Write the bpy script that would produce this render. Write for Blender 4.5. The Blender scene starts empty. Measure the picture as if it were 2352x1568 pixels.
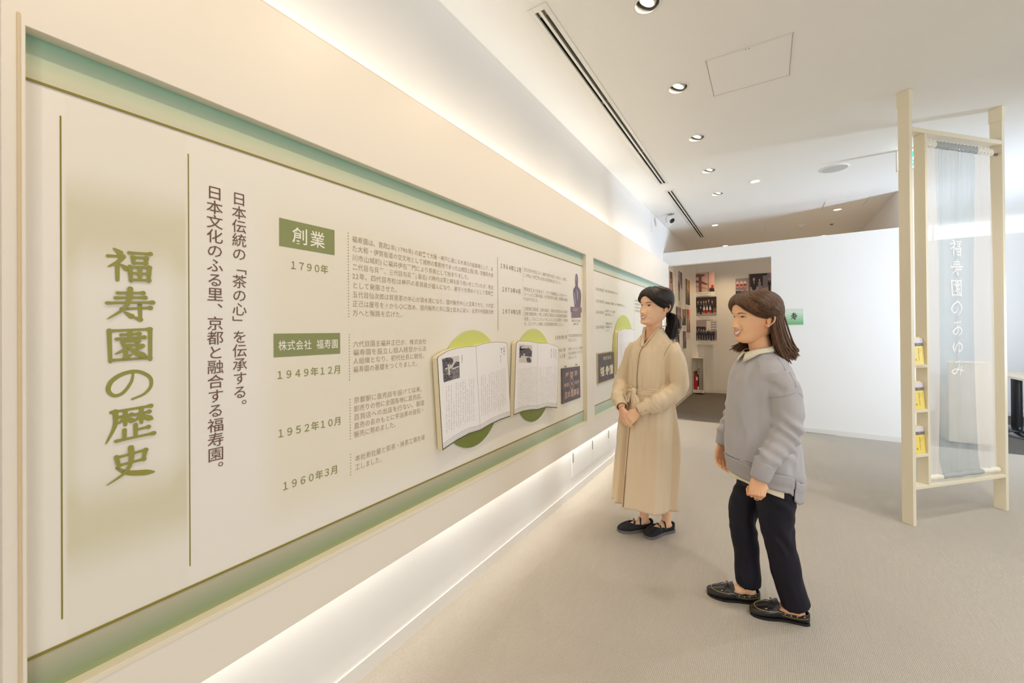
import bpy, bmesh, math, random
from mathutils import Vector, Matrix, noise as mn
random.seed(7)
SC = bpy.context.scene
COL = SC.collection
PI = math.pi

# ---------------------------------------------------------------- camera
cam_d = bpy.data.cameras.new('camera'); cam = bpy.data.objects.new('camera', cam_d); COL.objects.link(cam)
SC.camera = cam
cam_d.sensor_fit = 'HORIZONTAL'; cam_d.sensor_width = 36.0
cam_d.lens = 935.5 / 2352 * 36.0
cam_d.shift_y = -(784 - 755.15) / 2352
cam_d.clip_start = 0.02; cam_d.clip_end = 100
_y, _p, _r = math.radians(32.05), math.radians(0.2265), math.radians(-0.4365)
_f = Vector((-math.sin(_y)*math.cos(_p), math.cos(_y)*math.cos(_p), math.sin(_p)))
_r0 = Vector((math.cos(_y), math.sin(_y), 0)); _u0 = _r0.cross(_f)
_rr = _r0*math.cos(_r) + _u0*math.sin(_r); _uu = -_r0*math.sin(_r) + _u0*math.cos(_r)
cam.matrix_world = Matrix(((_rr.x, _uu.x, -_f.x, 0), (_rr.y, _uu.y, -_f.y, 0), (_rr.z, _uu.z, -_f.z, 1.36), (0, 0, 0, 1)))

# ---------------------------------------------------------------- world, exposure, large lights
w = bpy.data.worlds.new('world'); SC.world = w; w.use_nodes = True
w.node_tree.nodes['Background'].inputs[0].default_value = (0.80, 0.86, 1.0, 1)
w.node_tree.nodes['Background'].inputs[1].default_value = 0.35
SC.view_settings.view_transform = 'Standard'; SC.view_settings.look = 'None'
SC.view_settings.gamma = 1.0; SC.view_settings.use_curve_mapping = False
SC.view_settings.exposure = 0.98
SC.cycles.use_denoising = True; SC.cycles.use_adaptive_sampling = True; SC.cycles.adaptive_threshold = 0.025
SC.cycles.max_bounces = 8; SC.cycles.diffuse_bounces = 5; SC.cycles.transparent_max_bounces = 12
SC.cycles.sample_clamp_indirect = 6.0; SC.cycles.caustics_reflective = False; SC.cycles.caustics_refractive = False

def area(name, loc, target, sx, sy, power, col, spread=180):
    d = bpy.data.lights.new(name, 'AREA'); d.shape = 'RECTANGLE'; d.size = sx; d.size_y = sy
    d.energy = power; d.color = col; d.spread = math.radians(spread)
    o = bpy.data.objects.new(name, d); COL.objects.link(o); o.location = loc
    v = Vector(target) - Vector(loc)
    o.rotation_euler = v.to_track_quat('-Z', 'Y').to_euler()
    return o
WARM = (1.0, 0.80, 0.55); NEUT = (1.0, 0.93, 0.82); COOL = (0.66, 0.80, 1.0)
DAY = area('window_daylight', (4.8, 5.07, 1.25), (-0.3, 8.0, 2.2), 0.30, 0.9, 43, COOL, 95)
AMB = area('rear_fill', (4.4, -3.8, 1.9), (1.2, 3.0, 1.3), 5.0, 2.2, 84, (0.98, 0.97, 0.95))  # added soft fill from behind the viewer, not a known window
AMB2 = area('cool_side_fill', (9.6, 4.6, 2.0), (1.2, 5.0, 0.0), 3.0, 1.4, 52, (0.66, 0.81, 1.0))  # added unseen fill that cools the far floor
for _x, _y2 in ((1.45, -1.4), (1.45, 0.2), (1.45, 1.8), (1.45, 3.4), (3.1, 1.0), (3.1, 3.6), (4.6, 5.6), (7.0, 5.0)):   # added spots, unseen right of the view, for floor and ceiling bounce
    d = bpy.data.lights.new('added_fill_spot', 'SPOT'); d.energy = 43; d.color = (0.97, 0.97, 0.96); d.spot_size = math.radians(130); d.spot_blend = 1.0; d.shadow_soft_size = 0.06
    o = bpy.data.objects.new('added_fill_spot', d); COL.objects.link(o); o.location = (_x, _y2, 2.985)
# cove tubes above and below the display wall
for nm, z, tz, ya, yb, pw in (('cove_tube', 2.285, 3.2, -0.1, 1.25, 1.3), ('cove_tube', 2.285, 3.2, 1.3, 2.7, 1.3), ('cove_tube', 2.285, 3.2, 2.75, 4.05, 1.8), ('cove_tube', 2.285, 3.2, 4.3, 5.5, 1.5),
                              ('cove_tube', 0.50, -1, -0.3, 1.3, 1.5), ('cove_tube', 0.50, -1, 1.35, 2.85, 1.6), ('cove_tube', 0.50, -1, 2.9, 4.6, 3.0), ('cove_tube', 0.50, -1, 4.8, 6.2, 2.2)):
    d = bpy.data.lights.new(nm, 'AREA'); d.shape = 'RECTANGLE'; d.size = 0.02; d.size_y = yb - ya; d.energy = pw; d.color = (1.0, 0.97, 0.90)
    o = bpy.data.objects.new(nm, d); COL.objects.link(o); o.location = (-1.335, (ya+yb)/2, z)
    if tz > z: o.rotation_euler = (PI, 0, 0)

# ---------------------------------------------------------------- helpers
TCACHE = {}
def sset(o, **k):
    for a, b in k.items(): o[a] = b
    return o
def tag(o, label=None, cat=None, group=None, kind=None):
    if label: o['label'] = label
    if cat: o['category'] = cat
    if group: o['group'] = group
    if kind: o['kind'] = kind
    return o
def wl(p):
    v = Vector((0, 0, 0))
    while p: v = v + p.location; p = p.parent
    return v
def empty(name, loc, label, cat, group=None, rz=0.0):
    o = bpy.data.objects.new(name, None); COL.objects.link(o); o.location = loc; o.rotation_euler = (0, 0, rz)
    o.empty_display_size = 0.1
    return tag(o, label, cat, group)
def link_mesh(name, me, mats, parent=None, local=False, smooth=False):
    if not isinstance(mats, (list, tuple)): mats = [mats]
    for m in mats: me.materials.append(m)
    if smooth: me.polygons.foreach_set('use_smooth', [True]*len(me.polygons))
    o = bpy.data.objects.new(name, me); COL.objects.link(o)
    if parent:
        if not local: me.transform(Matrix.Translation(-wl(parent)))
        o.parent = parent
    return o
def from_bm(name, bm, mats, parent=None, local=False, smooth=False):
    bmesh.ops.recalc_face_normals(bm, faces=bm.faces)
    me = bpy.data.meshes.new(name); bm.to_mesh(me); bm.free()
    return link_mesh(name, me, mats, parent, local, smooth)
def from_vf(name, vs, fs, mats, parent=None, local=False, smooth=False, mi=None):
    me = bpy.data.meshes.new(name); me.from_pydata([tuple(v) for v in vs], [], fs); me.update()
    o = link_mesh(name, me, mats, parent, local, smooth)
    if mi: me.polygons.foreach_set('material_index', mi)
    return o
def bm_box(bm, x0, x1, y0, y1, z0, z1, bev=0.0, M=None):
    r = bmesh.ops.create_cube(bm, size=1.0)
    vs = r['verts']
    for v in vs:
        v.co = Vector(((x0+x1)/2 + v.co.x*(x1-x0), (y0+y1)/2 + v.co.y*(y1-y0), (z0+z1)/2 + v.co.z*(z1-z0)))
    if bev > 0:
        es = list({e for v in vs for e in v.link_edges})
        r2 = bmesh.ops.bevel(bm, geom=es, offset=bev, segments=2, affect='EDGES', profile=0.5)
        vs = r2['verts']
    if M is not None: bmesh.ops.transform(bm, matrix=M, verts=[v for v in vs if v.is_valid])
    return vs
def box(name, x0, x1, y0, y1, z0, z1, mat, parent=None, bev=0.0, local=False):
    bm = bmesh.new(); bm_box(bm, x0, x1, y0, y1, z0, z1, bev)
    return from_bm(name, bm, mat, parent, local)
def prism(name, pts, x0, x1, mat, parent=None, axis='x', local=False, smooth=False):
    """pts: 2D outline; extruded along axis. axis x: pts=(y,z); axis z: pts=(x,y); axis y: pts=(x,z)"""
    n = len(pts)
    mk = {'x': lambda a, b, h: (h, a, b), 'z': lambda a, b, h: (a, b, h), 'y': lambda a, b, h: (a, h, b)}[axis]
    vs = [mk(a, b, x0) for a, b in pts] + [mk(a, b, x1) for a, b in pts]
    fs = [list(range(n))[::-1], list(range(n, 2*n))] + [[i, (i+1) % n, n+(i+1) % n, n+i] for i in range(n)]
    bm = bmesh.new(); bv = [bm.verts.new(v) for v in vs]
    for f in fs: bm.faces.new([bv[i] for i in f])
    return from_bm(name, bm, mat, parent, local, smooth)
def tube_vf(pts, rad, n=10, cap=True, vs=None, fs=None, up=Vector((0, 0, 1)), flat=1.0):
    """swept tube; rad float or list"""
    vs = [] if vs is None else vs; fs = [] if fs is None else fs
    P = [Vector(p) for p in pts]; m = len(P)
    R = rad if isinstance(rad, (list, tuple)) else [rad]*m
    base = len(vs); nrm = None
    for i, p in enumerate(P):
        t = (P[min(i+1, m-1)] - P[max(i-1, 0)])
        t = t.normalized() if t.length > 1e-9 else Vector((0, 0, 1))
        if nrm is None:
            a = up if abs(t.dot(up)) < 0.95 else Vector((1, 0, 0))
            nrm = (a - t*a.dot(t)).normalized()
        else:
            nrm = (nrm - t*nrm.dot(t))
            nrm = nrm.normalized() if nrm.length > 1e-9 else t.orthogonal().normalized()
        b = t.cross(nrm)
        for k in range(n):
            an = 2*PI*k/n
            vs.append(p + (nrm*math.cos(an)*flat + b*math.sin(an))*R[i])
    for i in range(m-1):
        for k in range(n):
            a = base+i*n+k; b2 = base+i*n+(k+1) % n
            fs.append([a, b2, b2+n, a+n])
    if cap:
        fs.append([base+k for k in range(n)][::-1]); fs.append([base+(m-1)*n+k for k in range(n)])
    return vs, fs
def tube(name, pts, rad, mat, parent=None, n=10, local=False, smooth=True):
    vs, fs = tube_vf(pts, rad, n)
    return from_vf(name, vs, fs, mat, parent, local, smooth)
def lathe_vf(prof, n=32, c=(0, 0, 0), M=None, vs=None, fs=None, cap=False):
    vs = [] if vs is None else vs; fs = [] if fs is None else fs; base = len(vs)
    for r, z in prof:
        for k in range(n):
            a = 2*PI*k/n; v = Vector((r*math.cos(a), r*math.sin(a), z))
            if M is not None: v = M @ v
            vs.append(v + Vector(c))
    for i in range(len(prof)-1):
        for k in range(n):
            a = base+i*n+k; b = base+i*n+(k+1) % n
            fs.append([a, b, b+n, a+n])
    if cap:
        fs.append([base+k for k in range(n)][::-1]); fs.append([base+(len(prof)-1)*n+k for k in range(n)])
    return vs, fs
def catmull(pts, sub=6):
    P = [Vector(p) for p in pts]; out = []
    for i in range(len(P)-1):
        p0, p1, p2, p3 = P[max(i-1, 0)], P[i], P[i+1], P[min(i+2, len(P)-1)]
        for k in range(sub):
            t = k/sub
            out.append(0.5*((2*p1) + (p2-p0)*t + (2*p0-5*p1+4*p2-p3)*t*t + (3*p1-p0-3*p2+p3)*t**3))
    out.append(P[-1]); return out

# ---------------------------------------------------------------- materials
def mat(name, col, rough=0.6, metal=0.0, bump=None, emit=None, coat=0.0, spec=0.5, var=None, sub=None):
    m = bpy.data.materials.new(name); m.use_nodes = True; nt = m.node_tree; b = nt.nodes['Principled BSDF']
    b.inputs['Base Color'].default_value = (*col, 1); b.inputs['Roughness'].default_value = rough
    b.inputs['Metallic'].default_value = metal; b.inputs['Specular IOR Level'].default_value = spec
    if coat: b.inputs['Coat Weight'].default_value = coat
    if sub:
        b.inputs['Subsurface Weight'].default_value = sub; b.inputs['Subsurface Radius'].default_value = (1.0, 0.35, 0.2); b.inputs['Subsurface Scale'].default_value = 0.006
    if emit:
        b.inputs['Emission Color'].default_value = (*emit[0], 1); b.inputs['Emission Strength'].default_value = emit[1]
    if bump or var:
        tc = nt.nodes.new('ShaderNodeTexCoord')
    if bump:
        sc, st, dist = bump
        n = nt.nodes.new('ShaderNodeTexNoise'); n.inputs['Scale'].default_value = sc; n.inputs['Detail'].default_value = 4
        nt.links.new(tc.outputs['Object'], n.inputs['Vector'])
        bp = nt.nodes.new('ShaderNodeBump'); bp.inputs['Strength'].default_value = st; bp.inputs['Distance'].default_value = dist
        nt.links.new(n.outputs['Fac'], bp.inputs['Height']); nt.links.new(bp.outputs['Normal'], b.inputs['Normal'])
    if var:
        sc, c2, lo, hi = var
        n = nt.nodes.new('ShaderNodeTexNoise'); n.inputs['Scale'].default_value = sc; n.inputs['Detail'].default_value = 3
        nt.links.new(tc.outputs['Object'], n.inputs['Vector'])
        r = nt.nodes.new('ShaderNodeMapRange'); r.inputs[1].default_value = lo; r.inputs[2].default_value = hi
        nt.links.new(n.outputs['Fac'], r.inputs[0])
        mx = nt.nodes.new('ShaderNodeMix'); mx.data_type = 'RGBA'
        mx.inputs['A'].default_value = (*col, 1); mx.inputs['B'].default_value = (*c2, 1)
        nt.links.new(r.outputs[0], mx.inputs['Factor']); nt.links.new(mx.outputs['Result'], b.inputs['Base Color'])
    return m
def sr(r, g, b):   # sRGB 0-255 to linear
    return tuple(((c/255)/12.92 if c/255 <= 0.04045 else (((c/255)+0.055)/1.055)**2.4) for c in (r, g, b))
class NB:
    """small node builder"""
    def __init__(s, m): s.nt = m.node_tree; s.b = s.nt.nodes['Principled BSDF']
    def n(s, t, **k):
        nd = s.nt.nodes.new(t)
        for a, v in k.items(): setattr(nd, a, v)
        return nd
    def l(s, a, b): s.nt.links.new(a, b)
    def math(s, op, a, b=None, clamp=False):
        nd = s.n('ShaderNodeMath', operation=op); nd.use_clamp = clamp
        for i, v in enumerate((a, b)):
            if v is None: continue
            if isinstance(v, (int, float)): nd.inputs[i].default_value = v
            else: s.l(v, nd.inputs[i])
        return nd.outputs[0]
    def mix(s, f, a, b):
        nd = s.n('ShaderNodeMix'); nd.data_type = 'RGBA'
        for k, v in (('Factor', f), ('A', a), ('B', b)):
            if isinstance(v, (int, float)): nd.inputs[k].default_value = v
            elif isinstance(v, tuple): nd.inputs[k].default_value = (*v, 1)
            else: s.l(v, nd.inputs[k])
        return nd.outputs['Result']
    def ramp(s, f, stops):
        nd = s.n('ShaderNodeValToRGB'); cr = nd.color_ramp
        while len(cr.elements) < len(stops): cr.elements.new(0.5)
        for e, (p, c) in zip(cr.elements, stops): e.position = p; e.color = (*c, 1)
        s.l(f, nd.inputs[0]); return nd.outputs[0]
    def smooth(s, v, a, b):
        nd = s.n('ShaderNodeMapRange'); nd.interpolation_type = 'SMOOTHSTEP'
        s.l(v, nd.inputs[0]); nd.inputs[1].default_value = a; nd.inputs[2].default_value = b
        return nd.outputs[0]

M_wall = mat('wall_paint', (0.86, 0.84, 0.81), 0.62, bump=(260, 0.08, 0.001))
M_ceil = mat('ceiling_paint', (0.90, 0.885, 0.85), 0.7, bump=(180, 0.06, 0.001))
M_case = mat('display_casing_paint', (0.86, 0.79, 0.69), 0.42, bump=(90, 0.03, 0.001))
M_base = mat('baseboard_vinyl', (0.78, 0.75, 0.70), 0.4)
M_white = mat('white_trim', (0.85, 0.84, 0.80), 0.4)
M_grey = mat('grey_gap', (0.25, 0.24, 0.22), 0.7)
M_dark = mat('dark_void', (0.012, 0.011, 0.010), 0.8)
M_black = mat('black_satin', (0.012, 0.012, 0.013), 0.28)
M_steel = mat('brushed_steel', (0.55, 0.54, 0.52), 0.25, metal=1.0)
M_wood_pale = mat('pale_maple', (0.80, 0.70, 0.53), 0.45, var=(3.0, (0.76, 0.66, 0.49), 0.35, 0.65))

def carpet(name, c1, c2):
    m = mat(name, c1, 0.95, spec=0.15); k = NB(m)
    g = k.n('ShaderNodeNewGeometry'); s = k.n('ShaderNodeSeparateXYZ'); k.l(g.outputs['Position'], s.inputs[0])
    # loop pile in ribs across the walkway
    rib = k.math('SINE', k.math('MULTIPLY', s.outputs[1], 2*PI/0.0052))
    lp = k.math('SINE', k.math('MULTIPLY', s.outputs[0], 2*PI/0.0066))
    h = k.math('ADD', k.math('MULTIPLY', rib, 0.25), k.math('MULTIPLY', lp, 0.50))
    n = k.n('ShaderNodeTexNoise'); n.inputs['Scale'].default_value = 150; n.inputs['Detail'].default_value = 2; k.l(g.outputs['Position'], n.inputs['Vector'])
    n2 = k.n('ShaderNodeTexNoise'); n2.inputs['Scale'].default_value = 1.3; n2.inputs['Detail'].default_value = 3; k.l(g.outputs['Position'], n2.inputs['Vector'])
    hh = k.math('ADD', h, k.math('MULTIPLY', n.outputs['Fac'], 1.6))
    f = k.smooth(hh, 0.0, 1.7)
    f = k.math('ADD', k.math('MULTIPLY', f, 0.8), k.math('MULTIPLY', n2.outputs['Fac'], 0.3), clamp=True)
    # faint seams between the carpet tiles (0.5 m grid)
    def seam(o, off):
        a = k.math('FRACT', k.math('MULTIPLY', k.math('ADD', o, off), 2.0)); return k.math('LESS_THAN', a, 0.006)
    sm = k.math('MAXIMUM', seam(s.outputs[0], 10.13), seam(s.outputs[1], 10.31))
    c = k.mix(f, c1, c2); c = k.mix(k.math('MULTIPLY', sm, 0.12), c, tuple(x*0.6 for x in c1))
    k.l(c, k.b.inputs['Base Color'])
    bp = k.n('ShaderNodeBump'); bp.inputs['Strength'].default_value = 0.5; bp.inputs['Distance'].default_value = 0.002
    k.l(hh, bp.inputs['Height']); k.l(bp.outputs[0], k.b.inputs['Normal'])
    return m
M_carpet = carpet('loop_carpet', (0.395, 0.350, 0.292), (0.575, 0.522, 0.445))
M_carpet2 = carpet('dark_loop_carpet', (0.10, 0.088, 0.075), (0.17, 0.155, 0.135))

# ---------------------------------------------------------------- text
G = {}
def glyph(ch0, bold=0.0):
    ch = (ch0, bold)
    if ch not in G:
        c = bpy.data.curves.new('g', 'FONT'); c.body = ch0; c.resolution_u = 2; c.offset = bold
        o = bpy.data.objects.new('g', c); COL.objects.link(o); bpy.context.view_layer.update()
        me = bpy.data.meshes.new_from_object(o.evaluated_get(bpy.context.evaluated_depsgraph_get()))
        G[ch] = ([(v.co.x, v.co.y) for v in me.vertices], [list(p.vertices) for p in me.polygons])
        bpy.data.objects.remove(o); bpy.data.curves.remove(c); bpy.data.meshes.remove(me)
    return G[ch]
def is_wide(ch): return ord(ch) > 0x2000
class TextB:
    """collects flat printed glyphs in a 2D frame (a right, b up)"""
    def __init__(s, bold=0.0): s.v = []; s.f = []; s.lay = []; s.bold = bold
    def layer(s): s.lay.append(len(s.v))
    def put(s, ch, ca, cb, w, h, rot=0, shear=0.0):
        vs, fs = glyph(ch, s.bold); b = len(s.v); cx = 0.5 if is_wide(ch) else 0.3
        for x, y in vs:
            x -= cx; y -= 0.38
            if rot: x, y = y, -x
            x += shear*y
            s.v.append((ca + x*w, cb + y*h))
        s.f += [[b+i for i in f] for f in fs]
    def line(s, txt, a0, a1, b0, h, b1=None, w=None):
        """justified line from a0 to a1 with centre height b0 (to b1)"""
        adv = [1.0 if is_wide(c) else 0.58 for c in txt]; tot = sum(adv)
        pitch = (a1-a0)/tot; x = a0; b1 = b0 if b1 is None else b1
        for c, ad in zip(txt, adv):
            cx = x + ad*pitch/2; t = (cx-a0)/(a1-a0) if a1 != a0 else 0
            if c != ' ': s.put(c, cx, b0+(b1-b0)*t, w or pitch*0.98, h)
            x += ad*pitch
    def col(s, txt, a, b0, pitch, w, h):
        for i, c in enumerate(txt):
            b = b0 - pitch*i
            if c in '。、': s.put(c, a+w*0.58, b+h*0.52, w, h)
            elif c in '「」（）ー': s.put(c, a, b, w, h, rot=1)
            else: s.put(c, a, b, w, h)
    def rect(s, a0, a1, b0, b1):
        b = len(s.v); s.v += [(a0, b0), (a1, b0), (a1, b1), (a0, b1)]; s.f.append([b, b+1, b+2, b+3])
    def poly(s, pts):
        b = len(s.v); s.v += list(pts); s.f.append(list(range(b, b+len(pts))))
    def dot(s, a, b0, r, n=8):
        s.poly([(a+r*math.cos(2*PI*i/n), b0+r*math.sin(2*PI*i/n)) for i in range(n)])
    def ring(s, a, b0, r, t, n=20, sq=False):
        k = 4 if sq else n
        for i in range(k):
            p = [2*PI*i/k, 2*PI*(i+1)/k]
            s.poly([(a+q*math.cos(t2), b0+q*math.sin(t2)) for q, t2 in ((r-t, p[0]), (r, p[0]), (r, p[1]), (r-t, p[1]))])
    def stroke(s, pts, wd, closed=False):
        """pts 2D, wd list of half widths -> ribbon with round ends"""
        n = len(pts); L = []; Rr = []
        for i in range(n):
            a = pts[max(i-1, 0)]; b = pts[min(i+1, n-1)]
            dx, dy = b[0]-a[0], b[1]-a[1]; l = math.hypot(dx, dy) or 1e-9; nx, ny = -dy/l, dx/l
            L.append((pts[i][0]+nx*wd[i], pts[i][1]+ny*wd[i])); Rr.append((pts[i][0]-nx*wd[i], pts[i][1]-ny*wd[i]))
        s.layer(); b = len(s.v); s.v += L + Rr
        for i in range(n-1): s.f.append([b+i, b+n+i, b+n+i+1, b+i+1])
        s.layer(); s.dot(pts[0][0], pts[0][1], wd[0], 8); s.layer(); s.dot(pts[-1][0], pts[-1][1], wd[-1], 8)
    def make(s, name, mat_, place, parent=None, local=False):
        V = [Vector(place(a, b)) for a, b in s.v]
        if s.lay:      # overlapping strokes lie a hair above one another
            a, b = s.v[0]; p = Vector(place(a, b)); nr = (Vector(place(a+1e-3, b))-p).cross(Vector(place(a, b+1e-3))-p).normalized()
            k = 0; L = s.lay + [10**9]
            for i in range(len(V)):
                while L[k] <= i: k += 1
                V[i] += nr*(5e-5*(k % 60))
        return from_vf(name, V, s.f, mat_, parent, local)
# brush-written characters as tapered strokes (100 x 100 box, y down). kinds: h v p(taper end) n(swell) d(dot) c(curve)
BR = {
'福': ['d 20,5 31,15', 'h 9,28 36,25', 'p 37,25 27,43 8,60', 'v 26,44 26,97', 'd 33,50 43,60', 'h 49,12 92,8', 'v 56,23 58,43', 'b 56,25 84,22 82,42', 'h 58,41 82,39', 'v 50,53 52,97', 'b 50,55 90,51 88,95', 'h 52,73 88,71', 'v 70,54 70,92', 'h 53,93 88,91'],
'寿': ['h 26,16 76,12', 'h 22,31 80,26', 'h 6,47 96,40', 'p 50,1 47,38 36,64 6,94', 'h 34,63 92,57', 'k 70,48 71,94 56,86', 'd 40,72 53,84'],
'園': ['v 10,7 12,99', 'b 10,9 91,4 91,99', 'h 13,95 90,93', 'h 33,21 68,18', 'v 50,12 50,31', 'h 24,33 78,29', 'v 35,40 38,55', 'b 35,41 66,39 64,53', 'h 38,53 64,52', 'p 48,54 38,66 20,78', 'k 41,62 41,88 53,80', 'p 74,55 66,62 56,67', 'n 46,57 60,74 82,88'],
'の': ['c 56,18 52,44 36,74 19,80 8,62 15,36 38,17 66,14 90,34 92,62 78,84 54,96'],
'歴': ['h 14,9 92,4', 'p 21,8 20,50 3,99', 'h 27,26 52,23', 'v 40,13 40,52', 'p 40,27 35,36 25,46', 'd 42,28 52,41', 'h 58,25 88,21', 'v 72,10 72,52', 'p 72,26 66,36 55,46', 'n 73,27 80,36 95,45', 'v 60,55 60,92', 'h 60,71 86,68', 'v 38,66 38,93', 'h 22,95 97,90'],
'史': ['v 22,22 27,53', 'b 22,25 80,18 75,46', 'h 27,49 76,45', 'p 50,2 51,38 40,72 4,99', 'n 22,55 48,78 98,92'],
'あ': ['h 20,20 80,15', 'c 46,4 43,48 50,86', 'c 70,34 52,72 26,90 13,74 32,52 66,46 90,62 82,86 56,98'],
'ゆ': ['c 18,18 13,48 20,76', 'c 20,64 34,34 62,20 88,36 86,62 62,74 44,62', 'c 58,2 64,48 44,98'],
'み': ['c 22,16 58,12 42,54 20,84 7,72 20,58 50,60 96,72', 'c 78,40 76,70 58,98'],
}
def brush(tb, ch, ca, cb, w, h, wt=1.0):
    SQ = []
    for st in BR[ch]:      # sharp-cornered strokes are drawn leg by leg
        kk, *pp = st.split()
        if kk in 'bk': SQ += ['%s %s %s' % ('h' if i == 0 and kk == 'b' else 'v' if i < 2 and not (kk == 'k' and i) else 'p', pp[i], pp[i+1]) for i in range(len(pp)-1)]
        else: SQ.append(st)
    for st in SQ:
        kind, *pp = st.split(); P = [tuple(float(q) for q in a.split(',')) for a in pp]
        if kind in 'pnc': Q = [(v.x, v.y) for v in catmull([(x, y, 0) for x, y in P], 7)]
        else:
            Q = []
            for i in range(len(P)-1):
                for t in (0, .12, .3, .5, .7, .88): Q.append((P[i][0]+(P[i+1][0]-P[i][0])*t, P[i][1]+(P[i+1][1]-P[i][1])*t))
            Q.append(P[-1])
        n = len(Q); W = []
        for i in range(n):
            t = i/(n-1)
            if kind == 'h': q = 3.0 + 1.0*abs(2*t-1)**3 + (1.4 if t > .85 else 0)
            elif kind == 'v': q = 4.3 - 1.0*t
            elif kind == 'p': q = 4.8*(1-t)**0.6 + 0.6
            elif kind == 'n': q = 1.6 + 5.0*math.sin(min(t*1.15, 1)*PI*0.5)*(1 if t < .8 else (1-t)/.2+0.1)
            elif kind == 'd': q = 2.2 + 4.0*t
            elif kind == 'c': q = 4.4 - 2.2*abs(2*t-1)**1.5
            else: q = 3.7
            W.append(max(q, 0.5)*wt*w/100)
        tb.stroke([(ca + (x-50)/100*w, cb - (y-50)/100*h) for x, y in Q], W)

# ================================================================ THE ROOM
XW, XF, XP = -1.365, -1.27, -1.303      # recessed wall, casing face, graphic panel
H3 = 3.0
def part_y(x): return 6.585 - 0.04*x    # the far partition stands slightly askew

# floor: light carpet up to the partition line, dark carpet beyond
xs = [-1.365, 10.6]
v = [(-1.365, -4.2, 0), (10.6, -4.2, 0), (10.6, part_y(1.4)-0.0, 0), (1.4, part_y(1.4), 0), (-1.365, part_y(-1.365), 0)]
tag(from_vf('floor', v, [[0, 1, 2, 3, 4]], M_carpet), kind='structure')
v = [(-1.9, part_y(-1.9), -0.001), (1.4, part_y(1.4), -0.001), (10.6, part_y(1.4), -0.001), (10.6, 9.9, -0.001), (-1.9, 9.9, -0.001)]
tag(from_vf('floor', v, [[0, 1, 2, 3, 4]], M_carpet2), kind='structure')
box('trim_1', -1.36, 1.36, 6.55, 6.60, 0.0, 0.004, M_steel)['kind'] = 'structure'

LAMPS_T = [(-0.497, y) for y in (-0.46, 0.39, 1.247, 2.102, 2.945, 3.801, 4.656, 5.511)]
LAMPS_F = [(-0.10, 5.281), (-0.684, 7.16), (0.84, 7.165), (-0.682, 9.037), (0.867, 9.058)]
# ceiling with real holes for the lamps and the slot diffusers
def ceiling():
    bm = bmesh.new()
    def loop(pts):
        vs = [bm.verts.new((x, y, H3)) for x, y in pts]
        for i in range(len(vs)): bm.edges.new((vs[i], vs[(i+1) % len(vs)]))
    loop([(-1.9, -4.2), (10.6, -4.2), (10.6, 9.9), (-1.9, 9.9)])
    for x, y in LAMPS_T: loop([(x+0.058*math.cos(a*PI/14), y+0.058*math.sin(a*PI/14)) for a in range(28)])
    for x, y in LAMPS_F: loop([(x+0.046*math.cos(a*PI/14), y+0.046*math.sin(a*PI/14)) for a in range(28)])
    for x0, x1, y0, y1 in ((-1.000, -0.945, 1.85, 4.78), (-0.992, -0.937, 5.08, 7.94)): loop([(x0, y0), (x1, y0), (x1, y1), (x0, y1)])
    bmesh.ops.triangle_fill(bm, edges=bm.edges[:], use_beauty=True)
    for f in bm.faces:
        if f.normal.z > 0: f.normal_flip()
    me = bpy.data.meshes.new('ceiling'); bm.to_mesh(me); bm.free()
    return link_mesh('ceiling', me, M_ceil)
ceil = tag(ceiling(), kind='structure')
box('ceiling', -1.95, 10.65, -4.25, 9.95, 3.25, 3.30, M_dark)['kind'] = 'structure'

# left wall behind the display casing, carrying on as the left wall of the corridor, curving into its back wall
YB = 9.65
arc = [(-1.365, -4.2), (-1.365, 9.15)] + [(-1.365+0.5-0.5*math.cos(a), 9.15+0.5*math.sin(a)) for a in [i*PI/16 for i in range(1, 9)]]
arc = arc[:-1] + [(-0.865, YB)]
def wall_strip(name, pts, z0, z1, m, kind=True):
    vs = []; fs = []
    for x, y in pts: vs += [(x, y, z0), (x, y, z1)]
    for i in range(len(pts)-1): fs.append([2*i, 2*i+1, 2*i+3, 2*i+2])
    o = from_vf(name, vs, fs, m, smooth=False)
    if kind: o['kind'] = 'structure'
    return o
wl_ = wall_strip('wall_left', arc, 0, H3, M_wall)
# corridor back wall with the niche for the extinguisher
NX0, NX1, NZ0, NZ1, ND = -1.325, -1.135, 0.085, 0.742, 0.13
# niche sits in the flat/curved end; the wall around it
def back_wall():
    vs = []; fs = []
    def q(a, b, c, d): n = len(vs); vs.extend([a, b, c, d]); fs.append([n, n+1, n+2, n+3])
    x0, x1 = -0.865, 1.35
    q((x0, YB, 0), (x1, YB, 0), (x1, YB, H3), (x0, YB, H3))
    return from_vf('wall_back', vs, fs, M_wall)
tag(back_wall(), kind='structure')
box('wall_corridor', 1.35, 1.47, 6.60, 9.80, 0, H3, M_wall)['kind'] = 'structure'
# right room: back wall, added glowing strip standing in for its brightly lit top, side walls
box('wall_back', 1.47, 10.6, 9.30, 9.42, 0, 2.785, M_wall)['kind'] = 'structure'
M_glowband = mat('glowing_wall_band', (0.9, 0.93, 0.95), 0.3, emit=((0.93, 0.97, 1.0), 1.25))
wn = box('lit_wall_band', 1.47, 10.6, 9.33, 9.35, 2.785, H3, M_glowband); wn['kind'] = 'structure'
for i in range(9): box('band_divider', 2.3+i*1.0, 2.33+i*1.0, 9.31, 9.33, 2.785, H3, M_white, wn)
box('wall_right', 10.5, 10.62, -4.2, 9.9, 0, H3, M_wall)['kind'] = 'structure'
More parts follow.
